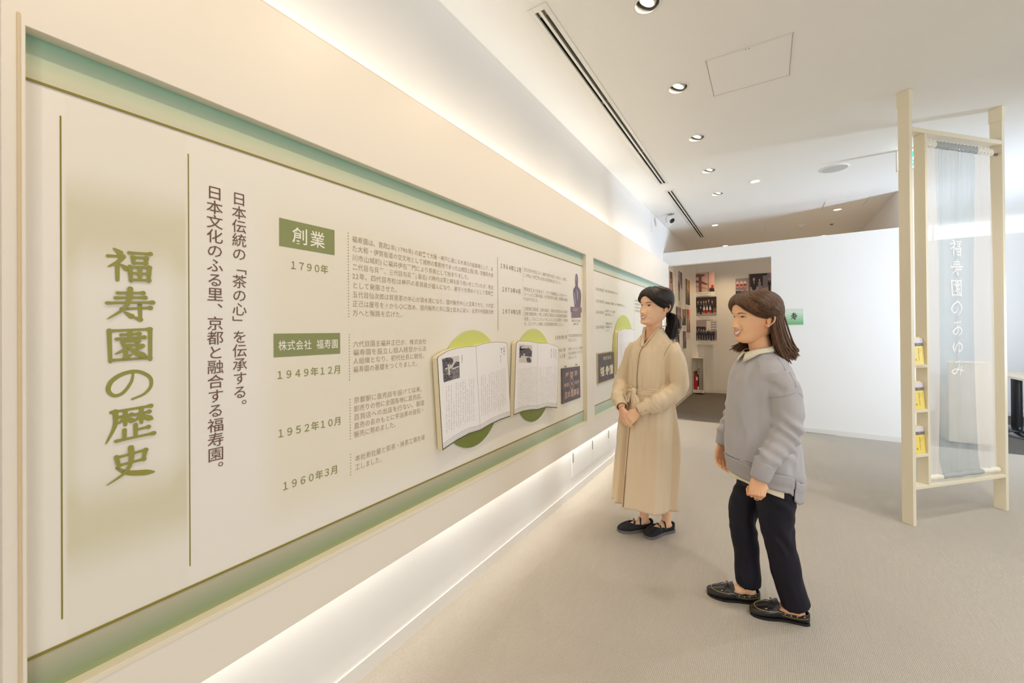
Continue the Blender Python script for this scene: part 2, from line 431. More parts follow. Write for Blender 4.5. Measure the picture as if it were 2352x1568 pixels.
# far-right window frame of the daylight
wr = box('window_2', 10.48, 10.5, 2.6, 3.4, 0.5, 2.4, mat('bright_pane', (0.8, 0.85, 0.9), 0.2, emit=((0.85, 0.92, 1.0), 2.0))); wr['kind'] = 'structure'
wfr = box('wall_front', -1.45, 10.6, -4.25, -4.15, 0, H3, M_wall); wfr['kind'] = 'structure'

# partition with the opening into the corridor
def pbox(name, xa, xb, z0, z1, t, m, parent=None, off=0.0):
    pts = [(xa, part_y(xa)-off), (xb, part_y(xb)-off), (xb, part_y(xb)+t), (xa, part_y(xa)+t)]
    return prism(name, pts, z0, z1, m, parent, axis='z')
pw = pbox('wall_partition', 0.056, 1.47, 0, 2.548, 0.10, M_wall); pw['kind'] = 'structure'
pbox('lintel', -1.363, 0.056, 2.343, 2.548, 0.10, M_wall, pw)
pbox('baseboard_partition', 0.056, 1.47, 0, 0.062, 0.0, M_base, None, off=0.006)['kind'] = 'structure'
# baseboards
bl = wall_strip('baseboard_left', [(x+0.006 if x < -1.3 else x, y-(0.006 if y > 9.3 else 0)) for x, y in arc], 0, 0.064, M_base)
box('baseboard_left', XW, XW+0.007, -4.2, 9.1, 0, 0.064, M_base)['kind'] = 'structure'
bpy.data.objects.remove(bl)
wall_strip('baseboard_back', [(x, y-0.006) for x, y in arc[1:]]+[(1.35, YB-0.006)], 0, 0.064, M_base)
box('baseboard_right', 1.47, 10.5, 9.288, 9.30, 0, 0.07, M_base)['kind'] = 'structure'

# flush cabinet doors low in the left wall, with recessed pulls
for y0, y1 in ((3.085, 3.52), (3.525, 3.96), (3.965, 4.40), (4.405, 4.84)):
    dr = box('cabinet_door', XW, XW+0.006, y0, y1, 0.155, 0.60, M_wall, wl_)
    box('pull', XW+0.006, XW+0.009, y0+0.006, y0+0.020, 0.272, 0.352, M_grey, dr, bev=0.001)
    box('pull_rim', XW+0.009, XW+0.0105, y0+0.009, y0+0.017, 0.278, 0.346, M_steel, dr)

# ================================================================ DISPLAY CASING
Y0, Y1, Y2, Y3, Y4 = 0.176, 3.197, 3.367, 6.37, 6.543
ZB, ZT, RB, RT = 0.44, 2.350, 0.600, 1.987
cs = empty('display_casing', (XF, 0.15, 0.44), 'long cream built-in display casing with two recessed picture openings along left wall', 'display case')
def casing():
    bm = bmesh.new()
    t = 0.024
    for y0, y1, z0, z1 in ((0.146, Y4, RT, ZT), (0.146, Y4, ZB, RB), (0.146, Y0, RB, RT), (Y1, Y2, RB, RT), (Y3, Y4, RB, RT)):
        bm_box(bm, XF-t, XF, y0, y1, z0, z1)
    return from_bm('face_board', bm, M_case, cs)
casing()
M_reveal = mat('reveal_paint', (0.84, 0.76, 0.60), 0.4)
for ya, yb in ((Y0, Y1), (Y2, Y3)):
    box('sill', XP-0.01, XF+0.002, ya, yb, RB-0.012, RB+0.0015, M_reveal, cs, bev=0.001)
    box('head', XP-0.01, XF-0.001, ya, yb, RT-0.0012, RT+0.010, M_case, cs)
    box('jamb', XP-0.01, XF-0.0005, ya-0.010, ya+0.001, RB, RT, M_reveal, cs)
    box('jamb', XP-0.01, XF-0.0005, yb-0.001, yb+0.010, RB, RT, M_reveal, cs)
box('core_board', XP-0.02, XP-0.006, 0.146, Y4, ZB+0.02, ZT-0.03, M_case, cs)
for y in (0.16, 2.0, 3.28, 5.0, 6.5): box('bracket', XW, XF-0.024, y-0.01, y+0.01, ZT-0.19, ZT-0.09, M_case, cs)
box('top_edge', XF-0.024, XF+0.0005, 0.146, Y4, ZT, ZT+0.004, M_reveal, cs)
box('edge_bead', XF, XF+0.003, 0.1655, 0.1700, RB-0.03, RT+0.02, mat('tan_edge', (0.72, 0.56, 0.33), 0.5), cs, bev=0.001)

# ---- graphic panels
def panel_material(name, ya, yb, first):
    m = mat(name, (0.86, 0.81, 0.73), 0.38); k = NB(m)
    g = k.n('ShaderNodeNewGeometry'); s = k.n('ShaderNodeSeparateXYZ'); k.l(g.outputs['Position'], s.inputs[0])
    y, z = s.outputs[1], s.outputs[2]
    n = k.n('ShaderNodeTexNoise'); n.inputs['Scale'].default_value = 1.2; n.inputs['Detail'].default_value = 1; k.l(g.outputs['Position'], n.inputs['Vector'])
    base = k.mix(k.smooth(n.outputs['Fac'], 0.35, 0.65), (0.86, 0.815, 0.735), (0.88, 0.83, 0.765))
    if first:
        # soft khaki band between the two rules
        inb = k.math('MULTIPLY', k.smooth(y, 0.232, 0.243), k.math('SUBTRACT', 1.0, k.smooth(y, 0.452, 0.462)))
        top = k.math('MULTIPLY', k.smooth(z, 1.76, 1.62), k.smooth(z, 1.46, 1.60))
        bot = k.math('MULTIPLY', k.smooth(z, 0.78, 0.92), k.smooth(z, 1.06, 0.93))
        side = k.math('MULTIPLY', k.math('MULTIPLY', k.smooth(z, 1.7, 1.5), k.smooth(z, 0.85, 1.0)), k.math('ADD', k.smooth(y, 0.27, 0.24), k.smooth(y, 0.41, 0.455)))
        f = k.math('ADD', k.math('ADD', top, bot), k.math('MULTIPLY', side, 0.5), clamp=True)
        base = k.mix(k.math('MULTIPLY', k.math('MULTIPLY', f, inb), 0.85), base, (0.68, 0.63, 0.44))
        base = k.mix(k.math('MULTIPLY', inb, 0.10), base, (0.70, 0.65, 0.45))
        # cream wash behind the chronology
        f2 = k.math('MULTIPLY', k.math('MULTIPLY', k.smooth(y, 0.60, 0.72), k.smooth(y, 1.62, 1.37)), k.math('MULTIPLY', k.smooth(z, 1.83, 1.68), k.smooth(z, 0.70, 0.84)))
        base = k.mix(k.math('MULTIPLY', f2, 0.8), base, (0.83, 0.765, 0.62))
        f3 = k.math('MULTIPLY', k.smooth(y, 1.40, 2.2), k.smooth(z, 1.75, 1.4))
        base = k.mix(k.math('MULTIPLY', f3, 0.45), base, (0.84, 0.79, 0.66))
    else:
        f = k.math('MULTIPLY', k.smooth(y, 3.37, 3.9), k.smooth(z, 1.88, 1.7))
        base = k.mix(k.math('MULTIPLY', f, 0.5), base, (0.80, 0.80, 0.68))
    k.l(base, k.b.inputs['Base Color'])
    return m
def band_material(name, zlo, zhi, up):
    m = mat(name, (0.6, 0.65, 0.5), 0.4); k = NB(m)
    g = k.n('ShaderNodeNewGeometry'); s = k.n('ShaderNodeSeparateXYZ'); k.l(g.outputs['Position'], s.inputs[0])
    z = s.outputs[2]; mr = k.n('ShaderNodeMapRange'); k.l(z, mr.inputs[0]); mr.inputs[1].default_value = zlo; mr.inputs[2].default_value = zhi
    near = (0.62, 0.58, 0.44)
    if up: c = k.ramp(mr.outputs[0], [(0, (0.66, 0.63, 0.47)), (0.25, (0.63, 0.64, 0.46)), (0.6, (0.47, 0.58, 0.42)), (1, (0.24, 0.47, 0.33))])
    else: c = k.ramp(mr.outputs[0], [(0, (0.36, 0.40, 0.17)), (0.18, (0.30, 0.36, 0.20)), (0.45, (0.36, 0.40, 0.26)), (1, (0.54, 0.49, 0.36))])
    # warm light at the title end, cooler at the far end, painted into the green
    c2 = k.mix(0.75, c, k.ramp(mr.outputs[0], ([(0, (0.68, 0.70, 0.62)), (0.5, (0.55, 0.68, 0.60)), (1, (0.30, 0.56, 0.50))] if up else [(0, (0.42, 0.62, 0.52)), (0.5, (0.52, 0.66, 0.57)), (1, (0.66, 0.70, 0.60))])))
    c = k.mix(k.smooth(s.outputs[1], 0.5 if up else 1.2, 4.2), c, c2)
    k.l(c, k.b.inputs['Base Color']); return m
M_pan1 = panel_material('graphic_print', Y0, Y1, True); M_pan2 = panel_material('second_graphic_print', Y2, Y3, False)
M_bandT = band_material('green_band_print_top', 1.893, 1.99, True); M_bandB = band_material('green_band_print_bottom', 0.60, 0.686, False)
M_olive = mat('olive_rule', sr(140, 128, 52), 0.4)
M_title = mat('title_olive_ink', sr(150, 146, 62), 0.45)
M_brown = mat('brown_ink', sr(112, 78, 58), 0.5)
M_body = mat('body_ink', sr(168, 142, 112), 0.5)
M_body2 = mat('body_ink_grey', sr(158, 148, 130), 0.5)
M_date = mat('date_olive_ink', sr(140, 142, 70), 0.45)
M_head = mat('heading_green', sr(140, 146, 92), 0.45)
M_halo = mat('halo_print', (0.86, 0.82, 0.70), 0.45)
M_cream = mat('cream_ink', (0.90, 0.86, 0.74), 0.45)
on = lambda d: (lambda a, b: (XP+d, a, b))

def panel(ya, yb, m, label):
    r = empty('graphic_panel', (XP, ya, RB), label, 'wall panel')
    box('print_board', XP-0.006, XP, ya, yb, RB, RT, m, r)
    box('top_band', XP, XP+0.0012, ya, yb, 1.893, RT, M_bandT, r)
    box('bottom_band', XP, XP+0.0012, ya, yb, RB, 0.686, M_bandB, r)
    box('top_rule', XP, XP+0.003, ya, yb, 1.8895, 1.8945, M_olive, r)
    box('bottom_rule', XP, XP+0.003, ya, yb, 0.684, 0.690, M_olive, r)
    return r
p1 = panel(Y0, Y1, M_pan1, 'large cream history panel with tall olive title column and green bands, left opening')
p2 = panel(Y2, Y3, M_pan2, 'farther cream history panel with green bands, behind the woman in beige')

# title column
box('title_rule', XP, XP+0.0008, 0.2295, 0.2320, 0.741, 1.836, M_olive, p1); box('title_rule', XP, XP+0.0008, 0.4610, 0.4635, 0.742, 1.837, M_olive, p1)
halo = TextB(); tt = TextB()
for i, ch in enumerate('福寿園の歴史'):
    zc = 1.524 - i*0.0953
    brush(tt, ch, 0.3435, zc, 0.092, 0.080, 1.12)
tt.make('title_lettering', M_title, on(0.0012), p1)
def T(name, m, place, parent, fn, bold=0.0, local=False):
    t = TextB(bold); fn(t); return t.make(name, m, place, parent, local)
T('motto_lettering', M_brown, on(0.0012), p1, lambda t: t.col('日本伝統の「茶の心」を伝承する。', 0.585, 1.750, 0.0402, 0.040, 0.041))
T('motto_lettering', M_brown, on(0.0012), p1, lambda t: t.col('日本文化のふる里、京都と融合する福寿園。', 0.523, 1.750, 0.0404, 0.042, 0.041))
# headings
hb1 = T('heading_block', M_head, on(0.0008), p1, lambda t: t.rect(0.700, 0.894, 1.633, 1.722))
T('heading_lettering', M_cream, on(0.0016), hb1, lambda t: (t.put('創', 0.768, 1.676, 0.056, 0.058), t.put('業', 0.829, 1.676, 0.056, 0.058)), 0.010)
hb1 = T('heading_block', M_head, on(0.0008), p1, lambda t: t.rect(0.681, 0.914, 1.282, 1.356))
T('heading_lettering', M_cream, on(0.0016), hb1, lambda t: t.line('株式会社 福寿園', 0.694, 0.906, 1.318, 0.034), 0.009)
for s_, a0, a1, z in (('１７９０年', 0.731, 0.868, 1.578), ('１９４９年１２月', 0.685, 0.917, 1.226), ('１９５２年１０月', 0.687, 0.917, 1.042), ('１９６０年３月', 0.701, 0.903, 0.872)):
    T('date_lettering', M_date, on(0.0012), p1, lambda t: t.line(s_, a0, a1, z, 0.033, w=0.030), 0.003)
for y, z0, z1 in ((0.950, 1.416, 1.723), (0.952, 1.184, 1.350), (0.9535, 0.966, 1.111), (0.9545, 0.834, 0.909)):
    n = int((z1-z0)/0.0103)
    dt = TextB()
    for i in range(n+1): dt.dot(y, z0+(z1-z0)*i/n, 0.0021, 6)
    dt.make('dotted_rule', M_date, on(0.001), p1)
BT = [TextB(-0.007) for _ in range(4)]; bt = BT[0]
L1 = ['福寿園は、寛政2年(1790年)の創業で大阪・神戸に通じる木津川の船着場として、ま', 'た大和・伊賀街道の交叉地として諸物の集散地であった山城国上狛(現、京都府木津', '川市山城町)に福井伊右衛門により茶商として始まりました。',
      '二代目与兵衛、三代目与兵衛(襲名)の時代は茶と綿を扱う商いをしていたが、明治', '22年、四代目市松は神戸の茶貿易が盛んになり、屋号㋚を改め㋑として茶寿業', 'として発展させた。',
      '五代目仙次郎は貿易茶の中心が清水港になり、国内販売中心と変革させた。六代目', '正己は屋号を㋑から◇に改め、国内販売と共に国土拡大に従い、台湾や中国東北地', '方へと販路を広げた。']
for i, s_ in enumerate(L1):
    n = len(s_); a1 = 1.885 if n > 34 else 0.966 + 0.0258*sum(1.0 if is_wide(c) else .58 for c in s_)
    bt.line(s_, 0.966, a1, 1.705-i*0.0343, 0.0262)
bt = BT[1]
for i, s_ in enumerate(['六代目園主福井正巳が、株式会社', '福寿園を設立し個人経営から法', '人組織となり、初代社長に就任。', '福寿園の基礎をつくりました。']):
    bt.line(s_, 0.967, 1.352 if i < 3 else 1.31, 1.314-i*0.0315, 0.0255)
bt = BT[2]
for i, s_ in enumerate(['京都駅に直売店を設けて以来、', '卸売りの他に全国各地に直売店、', '百貨店への出店を行ない、製造', '直売の名のもとに宇治茶の宣伝・', '販売に努めました。']):
    bt.line(s_, 0.969, 1.338 if i < 4 else 1.185, 1.105-i*0.0318, 0.0255)
bt = BT[3]
bt.line('本社新社屋と煎茶・抹茶工場を竣', 0.973, 1.339, 0.888, 0.0262); bt.line('工しました。', 0.973, 1.11, 0.855, 0.0262)
for bt in BT: bt.make('body_lettering', M_body, on(0.001), p1)
bx = TextB(); bx.rect(1.9285, 1.9315, 1.36, 1.781); bx.make('thin_rule', M_body2, on(0.001), p1)
M_date2 = mat('date_grey_ink', sr(140, 132, 105), 0.5)
for s_, a0, a1, z in (('１９６４年１２月', 1.955, 2.195, 1.737), ('１９７０年４月', 1.970, 2.185, 1.602), ('１９７４年５月', 1.972, 2.185, 1.473), ('１９８０年９月', 2.665, 2.875, 1.307), ('１９８７年', 2.690, 2.845, 1.210), ('１０月', 2.735, 2.845, 1.166)):
    T('date_lettering', M_date2, on(0.0012), p1, lambda t: t.line(s_, a0, a1, z, 0.034, w=0.031), 0.008)
for y, z0, z1 in ((2.215, 1.672, 1.760), (2.214, 1.559, 1.639), (2.212, 1.433, 1.507), (2.882, 1.273, 1.353), (2.880, 1.135, 1.232)):
    n = int((z1-z0)/0.011)
    t2 = TextB()
    for i in range(n+1): t2.dot(y, z0+(z1-z0)*i/n, 0.0024, 6)
    t2.make('dotted_rule', M_date2, on(0.001), p1)
PG = {}
for z, a1, s_ in ((1.747, 2.89, '正巳社長の死去により、福井正憲が社長に七代目として就任。'), (1.712, 2.79, 'この頃より茶業界も伝統の変革期を迎えました。'),
                  (1.623, 2.89, '製茶加工から包装まで、すべて新機械による全オート'), (1.592, 2.89, 'メーション工場の新設、化学研究室の設置、貯蔵庫の増設'), (1.561, 2.43, 'をはかりました。'),
                  (1.499, 2.89, '立体的新工場完成、主屋の拡張と、将来の近代化のため工場を'), (1.467, 2.89, '自動冷蔵倉庫と一貫した製茶工場並びに本社自動包装機を'), (1.435, 2.89, '設置し、さらにコンピュータによるシステム管理と一部自動'), (1.403, 2.83, '化、コストダウンと徹底した品質管理体制を確立しました。'),
                  (1.317, 3.178, '宇治の露製茶株式会社'), (1.282, 3.08, 'を設立しました。'), (1.213, 3.178, '物流センターとして京都'), (1.180, 3.178, '南山城流通センターを'), (1.147, 3.08, '新設しました。')):
    lft = abs(a1-3.178) > 0.01 and s_ not in ('を設立しました。', '新設しました。')
    key = (lft, 0 if z > 1.68 else 1 if z > 1.53 else 2) if lft else (lft, 0 if z > 1.25 else 1)
    t2 = PG.setdefault(key, TextB(-0.007)); t2.line(s_, 2.226 if lft else 2.898, a1, z, 0.027)
for t2 in PG.values(): t2.make('body_lettering', M_body2, on(0.001), p1)
T('caption_lettering', M_body2, on(0.001), p1, lambda t: (t.line('福井正巳像', 2.965, 3.14, 1.435, 0.022), t.line('（昭和41年）', 2.98, 3.12, 1.408, 0.020)))
# printed bust on its plinth
def silhouette(tbx, pts, sc_y=1.0): tbx.poly(pts)
bu = TextB()
bu.poly([(3.025, 1.545), (3.012, 1.60), (3.000, 1.645), (3.003, 1.685), (3.035, 1.705), (3.045, 1.715), (3.046, 1.73), (3.040, 1.75), (3.042, 1.79), (3.056, 1.812), (3.078, 1.815), (3.096, 1.795), (3.100, 1.76), (3.096, 1.735), (3.098, 1.715), (3.145, 1.69), (3.163, 1.655), (3.158, 1.60), (3.145, 1.545)])
bu.make('bust_picture', mat('bronze_print', sr(118, 106, 122), 0.5), on(0.0010), p1)
bu = TextB(); bu.poly([(2.945, 1.543), (3.172, 1.548), (3.172, 1.505), (2.945, 1.500)]); bu.poly([(2.962, 1.501), (3.150, 1.505), (3.150, 1.462), (2.962, 1.455)])
bu.make('plinth_picture', mat('plinth_print', sr(140, 118, 128), 0.5), on(0.0012), p1)
bu = TextB(); bu.poly([(3.052, 1.80), (3.062, 1.80), (3.066, 1.765), (3.055, 1.74)]); bu.poly([(3.02, 1.66), (3.03, 1.655), (3.04, 1.58), (3.03, 1.56)]); bu.poly([(3.072, 1.70), (3.09, 1.66), (3.085, 1.60), (3.078, 1.60)])
bu.rect(2.99, 3.09, 1.527, 1.531); bu.rect(2.99, 3.07, 1.515, 1.519)
bu.make('bust_highlight', mat('highlight_print', sr(198, 190, 205), 0.5), on(0.0016), p1)

# second panel lettering
M_date3 = mat('second_date_ink', sr(150, 146, 130), 0.5)
for z, s_ in ((1.730, '１９９０年３月'), (1.622, '１９９０年４月'), (1.522, '２００４年３月'), (1.385, '２００７年８月')): T('date_lettering', M_date3, on(0.0012), p2, lambda t: t.line(s_, 3.50, 3.715, z, 0.034, w=0.031), 0.008)
for z0, z1 in ((1.72, 1.80), (1.60, 1.68), (1.49, 1.57), (1.33, 1.43)):
    T('dotted_rule', M_date3, on(0.001), p2, lambda t: [t.dot(3.733, z0+(z1-z0)*i/7, 0.0024, 6) for i in range(8)])
PG = {}
for z, a1, s_ in ((1.732, 4.16, '創業二百年式典を京都で挙行しました。'), (1.618, 4.40, '研究開発機関、福寿園研究センターを学研都市に開設しました。'), (1.540, 4.05, '伊右衛門のブランドによる飲料'), (1.507, 4.02, '事業に参加しました。'), (1.42, 3.96, '京都本店を'), (1.388, 3.96, '新装開店しま'), (1.356, 3.9, 'した。')):
    t3 = PG.setdefault(0 if z > 1.7 else 1 if z > 1.6 else 2 if z > 1.45 else 3, TextB()); t3.line(s_, 3.755, a1, z, 0.026)
for t3 in PG.values(): t3.make('body_lettering', M_body2, on(0.001), p2)
t3 = TextB()
for i in range(4): t3.line('文化事業を拡大し全国へ茶の心を伝えています。', 4.78, 5.6, 1.70-i*0.04, 0.027)
t3.rect(4.74, 4.743, 1.35, 1.77)
t3.make('body_lettering', M_body2, on(0.001), p2)

# ---- open-book boards with their discs
M_page = mat('book_page_print', (0.90, 0.87, 0.86), 0.4)
M_bookside = mat('book_board_side', (0.84, 0.74, 0.52), 0.5)
M_bookrim = mat('book_rim_print', sr(96, 98, 62), 0.5)
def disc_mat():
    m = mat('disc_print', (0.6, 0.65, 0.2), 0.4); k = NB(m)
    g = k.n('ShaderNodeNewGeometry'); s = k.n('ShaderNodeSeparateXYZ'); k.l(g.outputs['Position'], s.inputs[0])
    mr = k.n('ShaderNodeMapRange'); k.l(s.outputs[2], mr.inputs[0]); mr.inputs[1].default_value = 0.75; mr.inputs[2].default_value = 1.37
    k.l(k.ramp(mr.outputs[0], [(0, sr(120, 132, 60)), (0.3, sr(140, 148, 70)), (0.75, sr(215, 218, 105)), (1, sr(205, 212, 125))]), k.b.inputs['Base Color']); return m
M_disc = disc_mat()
M_ph_dark = mat('photo_dark_tone', sr(66, 62, 70), 0.5, var=(140, sr(140, 134, 136), 0.50, 0.62)); M_ph_mid = mat('photo_mid_tone', sr(168, 160, 160), 0.5, var=(170, sr(78, 74, 80), 0.42, 0.55)); M_ph_light = mat('photo_light_tone', sr(214, 206, 200), 0.5)
M_ink = mat('small_black_ink', sr(120, 108, 100), 0.5)
XB = -1.264
def book(outline_top, outline_bot, disc, label, photo, textcols, head, spine):
    """outline_top left->right, outline_bot left->right in (y, z)"""
    r = empty('book_board', (XP+0.004, outline_top[0][0], outline_bot[0][1]), label, 'display board', 'open-book boards on the history panels')
    pts = list(outline_top) + list(outline_bot)[::-1]
    pts = pts[::-1]
    prism('board', pts, XP+0.010, XB-0.0012, M_bookside, r)
    prism('rim', pts, XB-0.0014, XB, M_bookrim, r)
    cy = sum(p[0] for p in pts)/len(pts); cz = sum(p[1] for p in pts)/len(pts)
    ins = [(cy+(y-cy)*(1-0.012), cz+(z-cz)*(1-0.02)+0.002) for y, z in pts]
    prism('page_print', ins, XB-0.0005, XB+0.0006, M_page, r)
    d = disc
    dv = [(d[0]+d[2]*math.cos(2*PI*i/64), d[1]+d[3]*math.sin(2*PI*i/64)) for i in range(64)]
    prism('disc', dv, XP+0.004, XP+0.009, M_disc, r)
    b = TextB(); zb0 = outline_bot
    # page edges along the bottom, spine line
    for k_ in (0.010, 0.019, 0.028):
        q = [(y, z+k_+0.002) for y, z in zb0]
        Q = [(v_.x, v_.y) for v_ in catmull([(y, z, 0) for y, z in q], 4)]
        b.stroke(Q, [0.0007]*len(Q))
    b.stroke([spine[0], spine[1]], [0.0006, 0.0006])
    for (a0, a1, z0, z1, sl, pit) in textcols:
        n = int((a1-a0)/pit)
        for i in range(n+1):
            a = a0 + pit*i; top = z0 + sl*(a-a0); bot = z1 + sl*(a-a0)*0.8 + random.uniform(0, 0.02); zz = top - random.uniform(0, 0.006)
            if random.random() < .12: zz -= random.uniform(.02, .08)
            while zz > bot:
                hgt = random.uniform(0.004, 0.0062); wdt = random.uniform(0.0035, 0.0055)
                if random.random() < .93:
                    b.rect(a-wdt/2, a+wdt/2, zz-hgt*.62, zz-hgt*.45); 
                    if random.random() < .6: b.rect(a-wdt*.1, a+wdt*.1, zz-hgt, zz)
                    if random.random() < .6: b.rect(a-wdt/2, a+wdt*.4, zz-hgt, zz-hgt*.85)
                zz -= hgt + 0.0022
    b.make('page_lettering', M_ink, lambda a, c: (XB+0.001, a, c), r)
    mh = mat('heading_ink', sr(90, 80, 78), 0.5)
    for (txt, a, z, sz) in head: T('page_heading', mh, lambda a, c: (XB+0.001, a, c), r, lambda t: t.col(txt, a, z, sz*1.08, sz, sz))
    if photo:
        (a0, zt0), (a1, zt1), (a1b, zb1), (a0b, zb_) = photo['q']
        def uv(u_, v_):
            y = (a0*(1-u_)+a1*u_)*(1-v_) + (a0b*(1-u_)+a1b*u_)*v_; z = (zt0*(1-u_)+zt1*u_)*(1-v_) + (zb_*(1-u_)+zb1*u_)*v_
            return (y, z)
        b = TextB(); b.poly([uv(0, 0), uv(1, 0), uv(1, 1), uv(0, 1)]); b.make('photo_print', M_ph_mid, lambda a, c: (XB+0.0010, a, c), r)
        for nm, mm, shapes in (('photo_sky', M_ph_light, photo['light']), ('photo_shadow', M_ph_dark, photo['dark'])):
            b = TextB()
            for sh in shapes: b.poly([uv(*p) for p in sh])
            b.make(nm, mm, (lambda a, c: (XB+0.0013, a, c)) if nm == 'photo_sky' else (lambda a, c: (XB+0.0016, a, c)), r)
        if photo.get('pale'):
            b = TextB()
            for sh in photo['pale']: b.poly([uv(*p) for p in sh])
            b.make('photo_detail', M_ph_light, lambda a, c: (XB+0.0019, a, c), r)
    return r
random.seed(3)
tree = [(0.02, 0.05), (0.14, 0.02), (0.3, 0.0), (0.5, 0.02), (0.62, 0.1), (0.64, 0.22), (0.52, 0.36), (0.44, 0.3), (0.40, 0.42), (0.33, 0.6), (0.28, 0.6), (0.27, 0.4), (0.15, 0.44), (0.02, 0.5)]
book([(1.380, 1.236), (1.388, 1.245), (1.445, 1.266), (1.517, 1.278), (1.594, 1.282), (1.665, 1.281), (1.728, 1.292), (1.809, 1.298), (1.877, 1.298), (1.948, 1.293), (1.966, 1.283)],
     [(1.412, 0.813), (1.512, 0.834), (1.604, 0.845), (1.701, 0.842), (1.795, 0.855), (1.893, 0.862), (1.997, 0.862)],
     (1.685, 1.062, 0.268, 0.302), 'left open-book shaped board with a garden tree photo, over a lime green disc',
     {'q': ((1.409, 1.235), (1.533, 1.240), (1.538, 1.134), (1.422, 1.124)),
      'light': [[(0, 0), (1, 0), (1, .32), (.7, .36), (.5, .5), (0.3, .5), (0, .45)]],
      'dark': [tree, [(0.66, 0.34), (0.8, 0.24), (1, 0.28), (1, 0.44), (0.6, 0.46)], [(0, .8), (.3, .7), (.6, .8), (.4, 1), (0, 1)], [(.05, .55), (.2, .6), (.1, .7)]],
      'pale': [[(.30, .3), (.38, .28), (.40, .75), (.30, .78)], [(.5, .5), (.95, .46), (1, .5), (.6, .56)]]},
     [(1.440, 1.655, 1.105, 0.885, 0.10, 0.0173), (1.715, 1.945, 1.128, 0.905, 0.10, 0.0173)],
     [('山城の', 1.931, 1.262, 0.016), ('野々', 1.905, 1.256, 0.016), ('福寿園本社', 1.556, 1.240, 0.0075), ('茶問屋の歴史より', 1.895, 1.222, 0.006)], ((1.668, 1.281), (1.700, 0.843)))
book([(2.064, 1.285), (2.087, 1.298), (2.189, 1.295), (2.265, 1.287), (2.359, 1.276), (2.475, 1.273), (2.595, 1.250), (2.645, 1.237)],
     [(2.030, 0.863), (2.131, 0.866), (2.232, 0.858), (2.325, 0.844), (2.451, 0.841), (2.613, 0.808)],
     (2.340, 1.068, 0.262, 0.302), 'right open-book shaped board with a photo of a temple building, beside the black hanging-sign print',
     {'q': ((2.102, 1.277), (2.257, 1.264), (2.249, 1.154), (2.095, 1.168)),
      'light': [[(0, 0), (1, 0), (1, .3), (0, .3)], [(0, .62), (1, .62), (1, 1), (0, 1)]],
      'dark': [[(0, .24), (1, .34), (.95, .66), (.05, .6)], [(.02, .12), (.3, .05), (.7, .12), (.95, .3), (0, .3)], [(.55, .72), (.8, .68), (.95, .85), (.9, 1), (.6, .95)], [(.0, .6), (.15, .62), (.12, .72), (0, .74)]],
      'pale': [[(.3, .5), (.42, .5), (.42, .6), (.3, .6)], [(.22, .08), (.5, .06), (.72, .18), (.1, .2)]]},
     [(2.085, 2.310, 1.135, 0.895, -0.02, 0.0185), (2.355, 2.600, 1.120, 0.875, -0.02, 0.0185)],
     [('初代福井伊右', 2.600, 1.222, 0.0115), ('宇治の茶師', 2.565, 1.226, 0.0115), ('衛門の店構', 2.525, 1.226, 0.0115)], ((2.330, 1.278), (2.318, 0.845)))
book([(4.011, 1.335), (4.03, 1.347), (4.15, 1.362), (4.325, 1.369), (4.45, 1.37), (4.60, 1.36)],
     [(3.98, 0.93), (4.10, 0.945), (4.25, 0.955), (4.35, 0.965), (4.48, 0.97), (4.62, 0.955)],
     (4.32, 1.155, 0.36, 0.36), 'farthest open-book shaped board, pale blank page, half hidden behind the woman in beige', None,
     [(4.10, 4.30, 1.22, 1.05, 0.05, 0.02)], [('宇治', 4.15, 1.31, 0.014)], ((4.33, 1.37), (4.35, 0.965)))

# ---- the two dark shop-sign prints
def plate(name, pts, x0, x1, m, label, group=None, par=None):
    o = prism(name, pts[::-1], x0, x1, m)
    return tag(o, label, 'sign', group)
M_signd = mat('sign_dark_lacquer', sr(92, 84, 88), 0.45, var=(20, sr(106, 96, 98), 0.4, 0.6))
s1 = plate('shop_sign_board', [(2.762, 1.075), (3.099, 1.066), (3.103, 0.812), (2.763, 0.812)], XP+0.001, XP+0.012, M_signd, 'dark sign board with salmon characters around a diamond crest, right of second book')
SX = XP+0.0126
b = TextB()
M_salmon = mat('salmon_sign_ink', sr(212, 176, 160), 0.5)
b.bold = 0.010
for i, ch in enumerate('屋問茶'): b.put(ch, 2.845+i*0.085, 1.018, 0.068, 0.044)
for i, ch in enumerate('店本園壽福'): b.put(ch, 2.822+i*0.056, 0.868, 0.055, 0.058)
b.put('福', 2.932, 0.945, 0.036, 0.030)
b.line('精選', 2.792, 2.872, 0.945, 0.030); b.line('銘茶', 2.995, 3.075, 0.945, 0.030)
b.ring(2.932, 0.945, 0.056, 0.006, sq=True)
b.stroke([(2.932, 1.000), (2.932, 0.985)], [.003, .003]); b.stroke([(2.91, 0.98), (2.955, 1.005)], [.003, .003]); b.stroke([(2.91, 1.005), (2.955, 0.98)], [.003, .003]); b.stroke([(2.91, 0.885), (2.955, 0.91)], [.003, .003]); b.stroke([(2.91, 0.91), (2.955, 0.885)], [.003, .003])
b.make('sign_lettering', M_salmon, lambda a, c: (SX, a, c), s1)
for y in (2.83, 3.04):
    vs, fs = lathe_vf([(0.0001, 0), (0.006, 0), (0.006, 0.012), (0.0001, 0.013)], 12, (XP+0.001, y, 1.085), Matrix.Rotation(PI/2, 4, 'Y')); from_vf('hanger', vs, fs, M_steel, s1)
s2 = plate('shop_sign_board', [(3.511, 1.150), (3.975, 1.152), (3.982, 0.874), (3.515, 0.871)], XP+0.001, XP+0.010, mat('sign_gilt_edge', sr(205, 180, 140), 0.4), 'dark framed sign board with three large cream characters, on farther panel beside beige sleeve')
